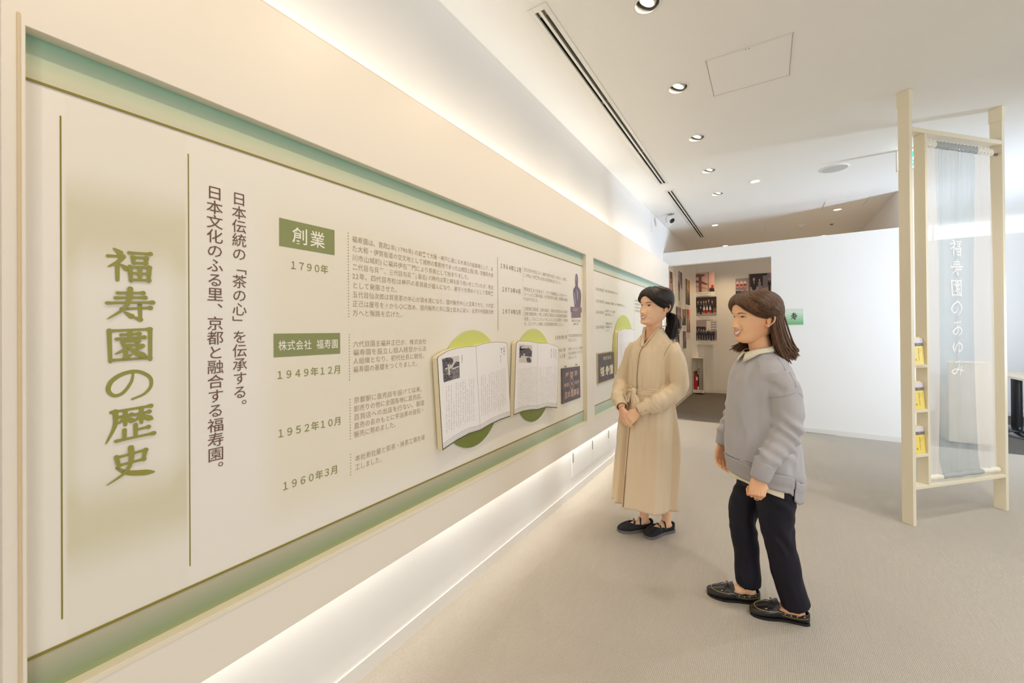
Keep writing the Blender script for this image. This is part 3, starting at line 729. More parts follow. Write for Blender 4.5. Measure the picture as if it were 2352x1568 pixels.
prism('sign_face', [(3.525, 1.141), (3.962, 1.143), (3.968, 0.883), (3.528, 0.880)][::-1], XP+0.0095, XP+0.012, M_signd, s2)
b = TextB()
for i, ch in enumerate('福寿園'): brush(b, ch, 3.620+i*0.128, 0.975, 0.110, 0.085, 1.45)
b.line('株式会社', 3.655, 3.89, 1.095, 0.038)
b.make('sign_lettering', mat('cream_sign_ink', sr(236, 226, 190), 0.5), lambda a, c: (SX, a, c), s2)

# ================================================================ CEILING FITTINGS
M_ring = mat('lamp_ring', (0.80, 0.78, 0.72), 0.35); M_can = mat('lamp_can_inner', (0.20, 0.19, 0.165), 0.45)
M_bulb = mat('warm_lamp_glass', (1, 0.95, 0.85), 0.2, emit=((1.0, 0.93, 0.80), 14.0))
M_bulb2 = mat('dim_lamp_glass', (1, 0.95, 0.85), 0.2, emit=((1.0, 0.92, 0.78), 5.0))
def tilt_lamp(x, y, n, lab):
    r = empty('spot_downlight', (x, y, H3), lab, 'ceiling light', 'tilted spot downlights in a row along the display wall')
    vs, fs = lathe_vf([(0.070, 0.0), (0.070, -0.003), (0.066, -0.005), (0.058, -0.005), (0.0575, 0.0)], 36); from_vf('ring', vs, fs, M_ring, r, True, True)
    vs, fs = lathe_vf([(0.058, -0.004), (0.057, 0.05), (0.055, 0.11), (0.0005, 0.11)], 32); from_vf('can', vs, fs, M_can, r, True, True)
    T = Matrix.Translation((0.012, 0, 0.040)) @ Matrix.Rotation(math.radians(24), 4, 'Y')
    vs, fs = lathe_vf([(0.040, -0.034), (0.043, -0.030), (0.043, 0.020), (0.030, 0.030), (0.0005, 0.030)], 28, M=T); h = from_vf('lamp_head', vs, fs, M_ring, r, True, True)
    vs, fs = lathe_vf([(0.0405, -0.034), (0.0365, -0.034), (0.0355, -0.026)], 28, M=T); from_vf('bezel', vs, fs, M_white, h, True, True)
    vs, fs = lathe_vf([(0.0355, -0.027), (0.0200, -0.028), (0.0005, -0.0285)], 28, M=T); from_vf('bulb', vs, fs, M_bulb, h, True, True)
    d = bpy.data.lights.new('spot', 'SPOT'); d.energy = 9.2; d.color = (1.0, 0.79, 0.55); d.spot_size = math.radians(118); d.spot_blend = 1.0; d.shadow_soft_size = 0.035
    o = bpy.data.objects.new('spot_light', d); COL.objects.link(o); o.location = (x-0.01, y, H3-0.012)
    o.rotation_euler = (Vector((-1.3, y, 1.15)) - Vector((x, y, H3))).to_track_quat('-Z', 'Y').to_euler()
ORD = ['', '', '', 'nearest', 'second', 'middle', 'fourth', 'farthest']
for i, (x, y) in enumerate(LAMPS_T):
    lab = ('farthest ', 'second ', 'first ')[i] + 'tilted spot downlight behind the viewer, out of the picture' if i < 3 else ORD[i] + ' tilted spot downlight in the row beside the long slot diffuser'
    tilt_lamp(x, y, i, lab)
FL = ['small round downlight with three tiny lamps, right of the spot row', 'glowing downlight beside the far end of second slot diffuser', 'glowing downlight beside the farther ceiling hatch', 'glowing downlight just above the opening, left end of partition top', 'glowing downlight just above the partition top, right half']
for i, (x, y) in enumerate(LAMPS_F):
    r = empty('downlight', (x, y, H3), FL[i], 'ceiling light', None)
    vs, fs = lathe_vf([(0.056, 0.0), (0.056, -0.003), (0.050, -0.005), (0.046, -0.004), (0.0455, 0.0)], 32); from_vf('ring', vs, fs, M_ring, r, True, True)
    if i == 0:
        vs, fs = lathe_vf([(0.046, -0.003), (0.045, 0.012), (0.0005, 0.012)], 28); from_vf('can', vs, fs, M_ring, r, True, True)
        for k in range(3):
            a = k*2*PI/3; vs, fs = lathe_vf([(0.014, 0.004), (0.012, 0.001), (0.0003, 0.001)], 16, (0.021*math.cos(a), 0.021*math.sin(a), 0)); from_vf('bulb', vs, fs, M_bulb2, r, True, True)
    else:
        vs, fs = lathe_vf([(0.046, -0.003), (0.040, 0.03), (0.036, 0.035)], 28); from_vf('reflector', vs, fs, M_white, r, True, True)
        vs, fs = lathe_vf([(0.042, 0.016), (0.02, 0.013), (0.0005, 0.012)], 28); from_vf('bulb', vs, fs, M_bulb2, r, True, True)
        d = bpy.data.lights.new('spot', 'SPOT'); d.energy = 34; d.color = (1.0, 0.72, 0.42); d.spot_size = math.radians(105); d.spot_blend = 1.0; d.shadow_soft_size = 0.03
        o = bpy.data.objects.new('corridor_spot', d); COL.objects.link(o); o.location = (x, y, H3-0.01)

def diffuser(y0, y1, x0, label):
    r = empty('slot_diffuser', (x0+0.0525, (y0+y1)/2, H3), label, 'air vent', 'double slot air diffusers in the ceiling')
    x1 = x0+0.105; z0, z1 = H3-0.006, H3+0.0
    bm = bmesh.new()
    for a in ((x0, x0+0.025, y0, y1), (x1-0.025, x1, y0, y1), (x0+0.025, x1-0.025, y0, y0+0.035), (x0+0.025, x1-0.025, y1-0.035, y1)): bm_box(bm, *a, z0, z1, 0.0012)
    from_bm('frame', bm, M_ring, r)
    box('centre_bar', x0+0.045, x0+0.060, y0+0.035, y1-0.035, z0+0.001, z1+0.03, M_ring, r)
    box('slot_void', x0+0.024, x1-0.024, y0+0.03, y1-0.03, H3+0.03, H3+0.032, M_dark, r)
    for sx in (x0+0.025, x1-0.0265): box('slot_side', sx, sx+0.0015, y0+0.03, y1-0.03, H3, H3+0.03, M_dark, r)
    n = 3
    for i in range(n):
        yy = y0+0.03+(y1-y0-0.06)*(i+0.0)/n
        for sx in (x0+0.026, x0+0.061): box('deflector_clip', sx, sx+0.018, yy+0.02, yy+0.06, H3+0.008, H3+0.012, M_grey, r)
diffuser(1.813, 4.808, -1.0285, 'long white double slot air diffuser near the first spot downlight')
diffuser(5.045, 7.985, -1.017, 'second white double slot air diffuser crossing the ceiling shadow edge')

def hatch(x0, x1, y0, y1, label):
    r = empty('ceiling_hatch', ((x0+x1)/2, (y0+y1)/2, H3), label, 'ceiling hatch', 'square access hatches in the ceiling')
    box('hatch_panel', x0+0.006, x1-0.006, y0+0.006, y1-0.006, H3-0.003, H3-0.0005, M_ceil, r)
    bm = bmesh.new(); t = 0.0035
    for a in ((x0, x1, y0, y0+t), (x0, x1, y1-t, y1), (x0, x0+t, y0, y1), (x1-t, x1, y0, y1)): bm_box(bm, *a, H3-0.004, H3-0.0004)
    from_bm('hatch_frame', bm, M_ring, r)
    bm = bmesh.new(); t = 0.0022; a_, b_ = x0+0.0035, y0+0.0035; c_, d_ = x1-0.0035, y1-0.0035
    for a in ((a_, c_, b_, b_+t), (a_, c_, d_-t, d_), (a_, a_+t, b_, d_), (c_-t, c_, b_, d_)): bm_box(bm, *a, H3-0.0025, H3-0.0004)
    from_bm('gap', bm, M_grey, r)
    for dx in (-0.008, 0.008): box('latch', (x0+x1)/2+dx-0.003, (x0+x1)/2+dx+0.003, y0+0.010, y0+0.015, H3-0.0045, H3-0.003, M_grey, r)
hatch(-0.306, 0.140, 2.741, 3.190, 'nearer square ceiling access hatch beside the spot downlights')
hatch(0.655, 1.105, 6.645, 7.090, 'farther ceiling access hatch crossing the shadow edge above partition')

# ceiling speaker, sensors, sprinkler
r = empty('ceiling_speaker', (0.60, 5.30, H3), 'round grey flush ceiling speaker near the screen post', 'speaker')
vs, fs = lathe_vf([(0.122, 0), (0.122, -0.005), (0.112, -0.009), (0.108, -0.008)], 48); from_vf('rim', vs, fs, M_white, r, True, True)
vs, fs = lathe_vf([(0.109, -0.008), (0.06, -0.009), (0.0005, -0.0095)], 48); from_vf('grille', vs, fs, mat('speaker_grille', (0.55, 0.54, 0.52), 0.6, bump=(900, 0.4, 0.001)), r, True, True)
for (x, y, rr, lab) in ((-0.058, 7.98, 0.05, 'small white smoke detector, left of the three ceiling sensors'), (0.475, 7.93, 0.06, 'small white flat detector, middle of the three ceiling sensors'), (0.868, 8.04, 0.045, 'small dark centred sprinkler rose, right of the three ceiling sensors')):
    r = empty('ceiling_sensor', (x, y, H3), lab, 'sensor', None)
    vs, fs = lathe_vf([(rr, 0), (rr, -0.006), (rr*0.75, -0.014), (rr*0.5, -0.014)], 24); from_vf('base', vs, fs, M_ring, r, True, True)
    vs, fs = lathe_vf([(rr*0.5, -0.012), (rr*0.45, -0.028), (rr*0.2, -0.034), (0.0004, -0.034)], 24); from_vf('sensor_head', vs, fs, M_grey if x > 0.8 else M_ring, r, True, True)

# security camera on its stem
r = empty('security_camera', (-1.155, 6.10, H3), 'white security camera with black lens hanging from ceiling at far left', 'camera')
vs, fs = lathe_vf([(0.055, 0), (0.055, -0.006), (0.045, -0.010), (0.012, -0.012)], 28); from_vf('ceiling_rose', vs, fs, M_steel, r, True, True)
tube('stem', [(0, 0, -0.01), (0, 0, -0.105)], 0.0085, M_white, r, 12, True)
T = Matrix.Translation((0.0, -0.01, -0.135)) @ Matrix.Rotation(math.radians(35), 4, 'Z') @ Matrix.Rotation(math.radians(-12), 4, 'X')
bm = bmesh.new(); bm_box(bm, -0.028, 0.028, -0.045, 0.085, -0.026, 0.026, 0.004, T); from_bm('body', bm, M_white, r, True)
bm = bmesh.new(); bm_box(bm, -0.012, 0.012, -0.02, 0.02, 0.024, 0.036, 0.002, T); from_bm('mount', bm, M_black, r, True)
T2 = T @ Matrix.Translation((0, -0.045, 0)) @ Matrix.Rotation(PI/2, 4, 'X')
vs, fs = lathe_vf([(0.024, -0.005), (0.026, 0.02), (0.026, 0.045), (0.021, 0.05), (0.021, 0.062), (0.016, 0.064), (0.0005, 0.060)], 24, M=T2); from_vf('lens', vs, fs, M_black, r, True, True)
tube('cable', [(v_.x, v_.y, v_.z) for v_ in catmull([(-0.01, 0, -0.012), (-0.05, 0.01, -0.035), (-0.06, 0.03, -0.07), (-0.045, 0.06, -0.115)], 6)], 0.003, M_grey, r, 8, True)
# small cable drop on the upper left wall
r = empty('wall_switch_box', (XW, 5.88, 2.80), 'slim beige cord box hanging on upper left wall near security camera', 'wall fitting')
box('box', 0, 0.018, -0.018, 0.018, -0.06, 0.03, M_base, r, 0.004, True); tube('cord', [(0.006, 0, 0.03), (0.006, 0, 0.198)], 0.003, M_base, r, 6, True)

# exit sign hanging from the ceiling
r = empty('exit_sign', (1.13, 5.10, H3), 'white hanging exit sign with green running figure, behind the screen posts', 'sign')
box('housing', -0.10, 0.10, -0.022, 0.022, -0.195, -0.012, M_white, r, 0.004, True)
box('ceiling_plate', -0.10, 0.10, -0.02, 0.02, -0.012, 0.0, M_ring, r, 0.0, True)
M_exw = mat('exit_panel_lit', (0.95, 1, 0.97), 0.3, emit=((0.92, 1.0, 0.96), 0.9)); M_exg = mat('exit_green_lit', (0.02, 0.8, 0.5), 0.3, emit=((0.03, 0.85, 0.5), 0.9))
box('lit_panel', -0.094, 0.094, -0.0235, -0.022, -0.189, -0.018, M_exw, r, 0.0, True)
b = TextB()
b.dot(0.012, -0.048, 0.013, 16)
for P_, W_ in (([(0.004, -0.066), (-0.012, -0.110)], [.013, .012]), ([(-0.012, -0.108), (0.018, -0.130), (0.006, -0.165)], [.009, .008, .006]), ([(-0.014, -0.112), (-0.034, -0.138), (-0.068, -0.140)], [.009, .008, .006]), ([(0.006, -0.068), (0.034, -0.092), (0.052, -0.082)], [.006, .006, .005]), ([(0.0, -0.068), (-0.03, -0.066), (-0.042, -0.092)], [.006, .006, .005])): b.stroke(P_, W_)
b.rect(-0.088, -0.060, -0.075, -0.045); b.poly([(-0.055, -0.060), (-0.035, -0.045), (-0.035, -0.075)])
b.make('running_figure', M_exg, lambda a, c: (a, -0.0242, c), r, True)

# ================================================================ CORRIDOR PICTURES, SIGN, EXTINGUISHER
def flatm(n, r_, g_, b_): return mat('photo_print_'+n, sr(r_, g_, b_), 0.4)
C_ = {'pink': flatm('rose', 214, 178, 170), 'dark': flatm('black', 52, 46, 48), 'brown': flatm('brown', 128, 92, 84), 'suit': flatm('suit', 38, 36, 42), 'skin': flatm('skin', 214, 170, 145), 'red': flatm('red', 196, 48, 44), 'white': flatm('white', 235, 230, 226),
      'grey': flatm('grey', 140, 132, 138), 'floor': flatm('stone', 172, 160, 160), 'gold': flatm('gold', 205, 150, 70), 'mauve': flatm('mauve', 150, 128, 160), 'green': flatm('green', 120, 124, 84)}
M_mount = mat('photo_mount_board', (0.86, 0.84, 0.80), 0.4)
def picture(label, place, wd, ht, caph, shapes, nm='framed_photo', bg='floor', off=0.0):
    """place(a,b,d)->world point ; a 0..wd, b 0..-ht downward, d outward"""
    r = empty(nm, place(wd/2, -ht/2, 0), label, 'photo', 'photo boards hanging in the corridor')
    pts = [(0, 0), (wd, 0), (wd, -ht), (0, -ht)]
    vs = [place(a, b_, d) for d in (0.004, 0.016) for a, b_ in pts]
    bm = bmesh.new(); bv = [bm.verts.new(v_) for v_ in vs]
    for f in ([0, 1, 2, 3], [7, 6, 5, 4], [0, 4, 5, 1], [1, 5, 6, 2], [2, 6, 7, 3], [3, 7, 4, 0]): bm.faces.new([bv[i] for i in f])
    from_bm('mount_board', bm, M_mount, r)
    ph = ht-caph; mt = []; V = []; F = []; MI = []
    def add(c, poly, lv):
        if C_[c] not in mt: mt.append(C_[c])
        n = len(V); V.extend([place(a*wd, -b_*ph, 0.0165+lv*0.00035) for a, b_ in poly]); F.append(list(range(n, n+len(poly)))); MI.append(mt.index(C_[c]))
    add(bg, [(0.0, 0.0), (1.0, 0.0), (1.0, 1), (0.0, 1)], 0)
    for lv, (c, poly) in enumerate(shapes): add(c, poly, 1+lv*0.4)
    from_vf('photo_print', V, F, mt, r, mi=MI)
    t = TextB(); n = 14
    for rowi, (w0, w1) in enumerate(((0.18, 0.82), (0.3, 0.7)) if caph > 0.07 else ((0.12, 0.88),)):
        t.line('福寿園のあゆみ宇治茶の里にて記念'[:n], w0*wd, w1*wd, -(ph+caph*(0.35+0.33*rowi)), min(caph*0.22, 0.02))
    t.make('caption', M_ink, lambda a, c: place(a, c, 0.0168), r)
    return r
def R(c, a0, b0, a1, b1): return (c, [(a0, b0), (a1, b0), (a1, b1), (a0, b1)])
def person_sh(a, b0, h, w_, suit='suit', legs=None):
    s_ = [('skin', [(a+w_*0.22*math.cos(t), b0+h*0.09+h*0.09*math.sin(t)) for t in [i*PI/4 for i in range(8)]]),
          (suit, [(a-w_*.35, b0+h*.2), (a+w_*.35, b0+h*.2), (a+w_*.5, b0+h*.55), (a+w_*.3, b0+h*.58), (a+w_*.25, b0+h), (a-w_*.25, b0+h), (a-w_*.3, b0+h*.58), (a-w_*.5, b0+h*.55)]),
          ('white', [(a-w_*.08, b0+h*.2), (a+w_*.08, b0+h*.2), (a, b0+h*.36)])]
    if legs: s_.append((legs, [(a-w_*.35, b0+h*.52), (a+w_*.35, b0+h*.52), (a+w_*.4, b0+h*.9), (a-w_*.4, b0+h*.9)]))
    return s_
bk = lambda x0, z0: (lambda a, b_, d: (x0+a, YB-d, z0+b_))
lf = lambda y0, z0: (lambda a, b_, d: (XW+d, y0+a, z0+b_))
def offplace(x0, z0, off): return lambda a, b_, d: (x0+a, YB-off-d, z0+b_)
# the top photo column stands slightly off the curved end of the wall
picture('top photo of a pagoda post and eaves, left column on corridor end wall', offplace(-1.315, 2.555, 0.20), 0.395, 0.49, 0.08,
        [R('pink', 0, 0, 1, 1), ('brown', [(.02, .14), (.2, .06), (.5, .1), (.56, .16), (.4, .22), (.15, .22)]), R('brown', .24, .18, .38, 1), ('brown', [(0, .36), (.4, .44), (.72, .62), (.6, .66), (.2, .52), (0, .5)]), R('brown', .69, 0, .72, 1), ('brown', [(.02, .66), (.68, .84), (.68, .86), (.02, .7)]), ('dark', [(.75, .86), (.85, .78), (.97, .82), (1, 1), (.76, 1)]), ('red', [(.84, .68), (.95, .66), (.96, .84), (.85, .84)]), ('dark', [(0, .75), (.08, .8), (.1, 1), (0, 1)])], bg='pink')
sh = [R('dark', 0, 0, 1, .78), R('floor', 0, .78, 1, 1), R('green', 0, .55, .15, .8), R('brown', .85, .6, 1, .82)]
for i, a in enumerate((.18, .32, .44, .54, .66, .81)): sh += person_sh(a, .2+(.0 if i != 4 else -.06), .65, .12)
for a in (.45, .58, .72): sh += person_sh(a, .42, .5, .09, 'white', 'red')
sh += person_sh(.3, .5, .4, .16)
picture('middle photo with three red-skirted figures, left column on corridor end wall', offplace(-1.315, 2.035, 0.20), 0.43, 0.475, 0.075, sh)
sh = [R('floor', 0, 0, .55, .3), R('white', .55, 0, 1, .75), ('dark', [(0, .28), (.5, .30), (.55, .5), (0, .5)]), R('grey', 0, .5, 1, .9)]
for i in range(4):
    for j in range(5): sh.append(R('grey', .74+i*.065, .05+j*.12, .785+i*.065, .12+j*.12))
for a in (.08, .2, .31, .42, .53, .64, .75, .86): sh += person_sh(a, .42+random.uniform(-.03, .03), .55, .12)
picture('bottom photo of men in dark suits, left column on corridor end wall', offplace(-1.315, 1.535, 0.20), 0.43, 0.50, 0.08, sh)
sh = [R('dark', 0, 0, .78, .55), R('grey', .55, .1, .72, .6), R('brown', 0, .02, .05, 1), ('mauve', [(.72, 0), (.85, 0), (.8, .6), (.72, .6)])] + person_sh(.2, .16, .84, .2) + person_sh(.42, .22, .6, .14, 'grey') + person_sh(.8, .2, .55, .13) + person_sh(.95, .28, .5, .15) + [('red', [(.45, .6), (.6, .6), (.58, .63), (.45, .63)])]
picture('large photo of a white-haired man in a suit, right on corridor end wall', bk(-0.305, 2.475), 0.44, 0.56, 0.08, sh, off=0)
sh = [R('floor', 0, 0, 1, 1)]
for a in (.15, .45, .72): sh += person_sh(a, .1, .42, .24, 'white', 'red')
sh += [R('grey', 0, .52, .8, .66), R('dark', 0, .74, .45, 1), R('red', .6, .7, .75, .85)]
picture('small photo of red-skirted figures, left of the large entrance photo', bk(-0.545, 2.400), 0.235, 0.44, 0.09, sh)
LW = [(7.02, 2.32, .34, .62, ['dark', 'brown', 'pink'], 'leftmost upper photo on the corridor side wall, mostly behind the casing'),
      (7.66, 2.42, .55, .64, ['mauve', 'white', 'dark'], 'upper photo of a pale figure on corridor side wall'),
      (8.60, 2.36, .50, .60, ['gold', 'dark', 'brown'], 'upper golden interior photo nearest the corridor end wall'),
      (7.56, 1.755, .50, .48, ['grey', 'dark', 'brown'], 'middle photo of dark figures on corridor side wall, behind the ponytail'),
      (8.22, 1.745, .36, .40, ['gold', 'suit', 'dark'], 'middle photo of a crowd under orange light on corridor side wall'),
      (8.68, 1.76, .42, .56, ['red', 'brown', 'pink'], 'middle reddish photo nearest the corridor end wall'),
      (8.24, 1.32, .36, .42, ['brown', 'dark', 'mauve'], 'lowest photo on corridor side wall, under the crowd photo'),
      (7.50, 1.26, .50, .50, ['dark', 'grey', 'white'], 'lowest photo on corridor side wall beside the beige shoulder')]
for y0, z0, wd, ht, cc, lab in LW:
    sh = [R(cc[1], 0, .55, 1, 1), (cc[1], [(0, 0), (.3, 0), (.12, 1), (0, 1)]), (cc[2], [(.7, .0), (1, 0), (1, .6), (.8, .5)])] + person_sh(.4, .2, .8, .3, cc[2]) + person_sh(.7, .3, .7, .25, cc[1])
    picture(lab, lf(y0, z0), wd, ht, 0.09, sh, bg=cc[0])

# green sign beside the opening
sy = part_y(0.3)
def sgm():
    m = mat('green_fade_print', (0.6, 0.8, 0.6), 0.35); k = NB(m)
    g = k.n('ShaderNodeNewGeometry'); s = k.n('ShaderNodeSeparateXYZ'); k.l(g.outputs['Position'], s.inputs[0])
    mr = k.n('ShaderNodeMapRange'); k.l(s.outputs[2], mr.inputs[0]); mr.inputs[1].default_value = 1.41; mr.inputs[2].default_value = 1.617
    k.l(k.ramp(mr.outputs[0], [(0, sr(112, 178, 122)), (0.15, sr(130, 190, 138)), (0.75, sr(208, 226, 208)), (1, sr(218, 224, 216))]), k.b.inputs['Base Color']); return m
r = prism('room_sign', [(0.208, part_y(.208)-0.001), (0.405, part_y(.405)-0.001), (0.405, part_y(.405)-0.011), (0.208, part_y(.208)-0.011)], 1.410, 1.617, sgm(), axis='z')
tag(r, 'small pale green sign with one dark character on partition right of opening', 'sign')
b = TextB(); brush(b, '寿', 0.302, 1.520, 0.070, 0.088, 1.6); b.make('sign_lettering', mat('sign_black_ink', sr(44, 62, 48), 0.5), lambda a, c: (a, part_y(a)-0.0118, c), r)

# fire extinguisher in its niche frame on the curved corner of the end wall
EX, EY = -1.270, 9.36
nich = empty('extinguisher_niche', (-1.23, 9.44, 0.0), 'narrow upright wall niche holding the red extinguisher at corridor end', 'niche')
M_nich = mat('niche_paint', (0.78, 0.73, 0.64), 0.5)
box('niche_back', -1.325, -1.130, 9.455, 9.462, 0.085, 0.75, M_nich, nich); box('niche_side', -1.332, -1.325, 9.27, 9.462, 0.03, 0.757, M_nich, nich); box('niche_side', -1.130, -1.123, 9.27, 9.462, 0.03, 0.757, M_nich, nich)
box('niche_top', -1.332, -1.123, 9.27, 9.462, 0.750, 0.757, M_nich, nich); box('niche_floor', -1.325, -1.130, 9.28, 9.462, 0.078, 0.085, M_nich, nich)
pl = box('placard', -1.325, -1.130, 9.272, 9.276, 0.03, 0.084, M_white, nich)
b = TextB(); b.line('消火器', -1.295, -1.150, 0.058, 0.030, w=0.030); b.make('placard_lettering', flatm('sign_red', 200, 50, 48), lambda a, c: (a, 9.2712, c), pl)
r = empty('fire_extinguisher', (EX, EY, 0.085), 'red fire extinguisher with black hose standing in the wall niche', 'fire extinguisher')
M_red = mat('extinguisher_red', (0.62, 0.015, 0.02), 0.25, coat=0.5)
vs, fs = lathe_vf([(0.0005, 0), (0.046, 0), (0.048, 0.006), (0.048, 0.285), (0.044, 0.312), (0.030, 0.330), (0.016, 0.336), (0.016, 0.350), (0.0005, 0.350)], 32); from_vf('cylinder', vs, fs, M_red, r, True, True)
vs, fs = lathe_vf([(0.0150, 0.345), (0.015, 0.385), (0.010, 0.39), (0.0005, 0.39)], 20); from_vf('valve', vs, fs, M_black, r, True, True)
tube('carry_handle', [(-0.02, 0, 0.385), (0.02, 0.0, 0.380), (0.07, -0.01, 0.375)], 0.006, M_black, r, 8, True); tube('squeeze_lever', [(-0.02, 0, 0.392), (0.02, 0, 0.41), (0.065, -0.01, 0.445)], 0.006, M_black, r, 8, True)
tube('hose', [(v_.x, v_.y, v_.z) for v_ in catmull([(-0.012, -0.005, 0.375), (-0.048, -0.03, 0.37), (-0.02, -0.058, 0.36), (0.035, -0.052, 0.29), (0.042, -0.045, 0.16), (0.036, -0.05, 0.06)], 6)], 0.008, M_black, r, 8, True)
vs, fs = lathe_vf([(0.012, 0.0), (0.014, 0.06), (0.009, 0.075)], 14, (0.036, -0.05, 0.0), None); from_vf('nozzle', vs, fs, M_white, r, True, True)
box('label_plate', -0.004, 0.030, -0.0495, -0.0465, 0.20, 0.27, M_white, r, 0.0, True)
tag(box('safety_tab', EX-0.008, EX+0.018, EY-0.010, EY+0.004, 0.470, 0.486, flatm('pin_yellow', 230, 180, 40), r), None)

# ================================================================ SCREEN WITH SHEER CURTAIN
M_frame = mat('cream_lacquered_wood', (0.84, 0.76, 0.58), 0.32, bump=(60, 0.03, 0.001))
RZ = math.radians(45.94)
scr = empty('screen_frame', (0.8585, 3.838, 0), 'tall cream floor-to-ceiling screen frame with narrow side shelves', 'screen', rz=RZ)
D = 0.067
def lb(name, a0, a1, z0, z1, y0=0.0, y1=D, m=None, p=None, bev=0.0015): return box(name, a0, a1, y0, y1, z0, z1, m or M_frame, p or scr, bev, True)
po = lb('post', -0.030, 0.0, 0.0, 2.905); lb('cap', -0.0335, 0.0035, 2.895, 2.999, -0.004, D+0.004, None, po)
po = lb('post', 0.905, 0.935, 0.0, 2.905); lb('cap', 0.9015, 0.9385, 2.895, 2.999, -0.004, D+0.004, None, po)
lb('top_rail', 0.0, 0.905, 2.712, 2.742); lb('bottom_rail', 0.0, 0.905, 0.246, 0.268); lb('inner_post', 0.118, 0.140, 0.268, 2.712)
for z in (1.1025, 0.7935, 0.486): lb('shelf', 0.0, 0.118, z-0.020, z)
t = TextB(); t.line('ご自由にお取りください', 0.006, 0.112, 1.0925, 0.0085); t.make('shelf_lettering', M_ink, lambda a, c: (a, -0.0008, c), scr, True)
tube('curtain_rod', [(0.140, 0.030, 2.648), (0.905, 0.030, 2.648)], 0.009, M_steel, scr, 12, True)
tube('curtain_rod', [(0.146, 0.030, 0.300), (0.885, 0.030, 0.300)], 0.008, M_steel, scr, 12, True)
for u_ in (-0.015, 0.92): vs, fs = lathe_vf([(0.0005, -0.002), (0.004, -0.001), (0.005, 0.0)], 10, (u_, 0.0, 0.03), Matrix.Rotation(PI/2, 4, 'X')); from_vf('foot_screw', vs, fs, M_steel, scr, True)

def sheer(name, col, alpha, dens_col=None):
    m = bpy.data.materials.new(name); m.use_nodes = True; nt = m.node_tree; nt.nodes.clear()
    o = nt.nodes.new('ShaderNodeOutputMaterial'); mx = nt.nodes.new('ShaderNodeMixShader'); tr = nt.nodes.new('ShaderNodeBsdfTransparent')
    df = nt.nodes.new('ShaderNodeBsdfDiffuse'); tl = nt.nodes.new('ShaderNodeBsdfTranslucent'); m2 = nt.nodes.new('ShaderNodeMixShader')
    df.inputs[0].default_value = (*col, 1); tl.inputs[0].default_value = (*col, 1); m2.inputs[0].default_value = 0.5
    nt.links.new(df.outputs[0], m2.inputs[1]); nt.links.new(tl.outputs[0], m2.inputs[2])
    # weave looks denser where the cloth turns away from the eye
    lw = nt.nodes.new('ShaderNodeLayerWeight'); lw.inputs[0].default_value = 0.25
    ma = nt.nodes.new('ShaderNodeMapRange'); ma.inputs[3].default_value = alpha; ma.inputs[4].default_value = min(alpha+0.35, 0.97); nt.links.new(lw.outputs['Facing'], ma.inputs[0])
    nt.links.new(ma.outputs[0], mx.inputs[0]); nt.links.new(tr.outputs[0], mx.inputs[1]); nt.links.new(m2.outputs[0], mx.inputs[2]); nt.links.new(mx.outputs[0], o.inputs[0])
    return m
M_shW = sheer('white_sheer_cloth', (0.95, 0.92, 0.88), 0.66); M_shB = sheer('blue_grey_sheer_cloth', (0.61, 0.67, 0.68), 0.48)
M_clothW = mat('cream_cloth_sleeve', (0.84, 0.80, 0.68), 0.8, bump=(200, 0.2, 0.002)); M_clothB = mat('grey_cloth_sleeve', (0.42, 0.44, 0.43), 0.8, bump=(200, 0.2, 0.002))
cur = empty('sheer_curtain', (0.8585, 3.838, 0.28), 'sheer banner curtain, white with pale blue centre strip and white brush lettering', 'curtain', rz=RZ)
ZC = -0.28
def cur_pt(u_, z):
    """curtain surface in screen coordinates"""
    t = (z-0.30)/2.35
    gath = math.exp(-((1-t)/0.10)) + 0.5*math.exp(-(t/0.10))
    y = 0.030 + 0.006*math.sin(u_*38+1.2*math.sin(t*3)) + gath*0.005*math.sin(u_*150) + 0.008*math.sin(u_*11+t*2.2)*math.sin(t*PI)
    return y
def strip(name, ua, ub, m, n):
    vs = []; fs = []; nz = 60
    for j in range(nz+1):
        t = j/nz; z = 0.295 + (2.665-0.295)*t
        a = ua(t); b_ = ub(t)
        for i in range(n+1):
            u_ = a+(b_-a)*i/n; vs.append((u_, cur_pt(u_, z), z+ZC))
    for j in range(nz):
        for i in range(n): q = j*(n+1)+i; fs.append([q, q+1, q+n+2, q+n+1])
    return from_vf(name, vs, fs, m, cur, True, True)
e0 = lambda t: 0.146 + 0.018*math.exp(-((t-0.0)/0.05)**2) - 0.0
e1 = lambda t: 0.272 - 0.012*(1-t) + 0.028*math.exp(-(t/0.04)**2) + 0.010*math.sin(t*5)
e2 = lambda t: 0.688 - 0.022*math.sin(t*PI) + 0.012*math.exp(-(t/0.04)**2)
e3 = lambda t: 0.850 + 0.025*(1-t) - 0.01*math.sin(t*PI)
strip('white_strip', e0, e1, M_shW, 14); strip('blue_strip', e1, e2, M_shB, 40); strip('white_strip', e2, e3, M_shW, 16)
for (a, b_, m) in ((0.148, 0.268, M_clothW), (0.268, 0.692, M_clothB), (0.692, 0.855, M_clothW)):
    P_ = []; n = 40
    vs = []; fs = []
    for i in range(n+1):
        u_ = a+(b_-a)*i/n
        for k in range(12):
            an = 2*PI*k/12; rr = 0.022 + 0.003*math.sin(u_*170+k) 
            vs.append((u_, 0.030+rr*0.55*math.cos(an), 2.660+ZC+rr*1.15*math.sin(an)))
    for i in range(n):
        for k in range(12): q = i*12+k; q2 = i*12+(k+1) % 12; fs.append([q, q2, q2+12, q+12])
    from_vf('top_sleeve', vs, fs, m, cur, True, True)
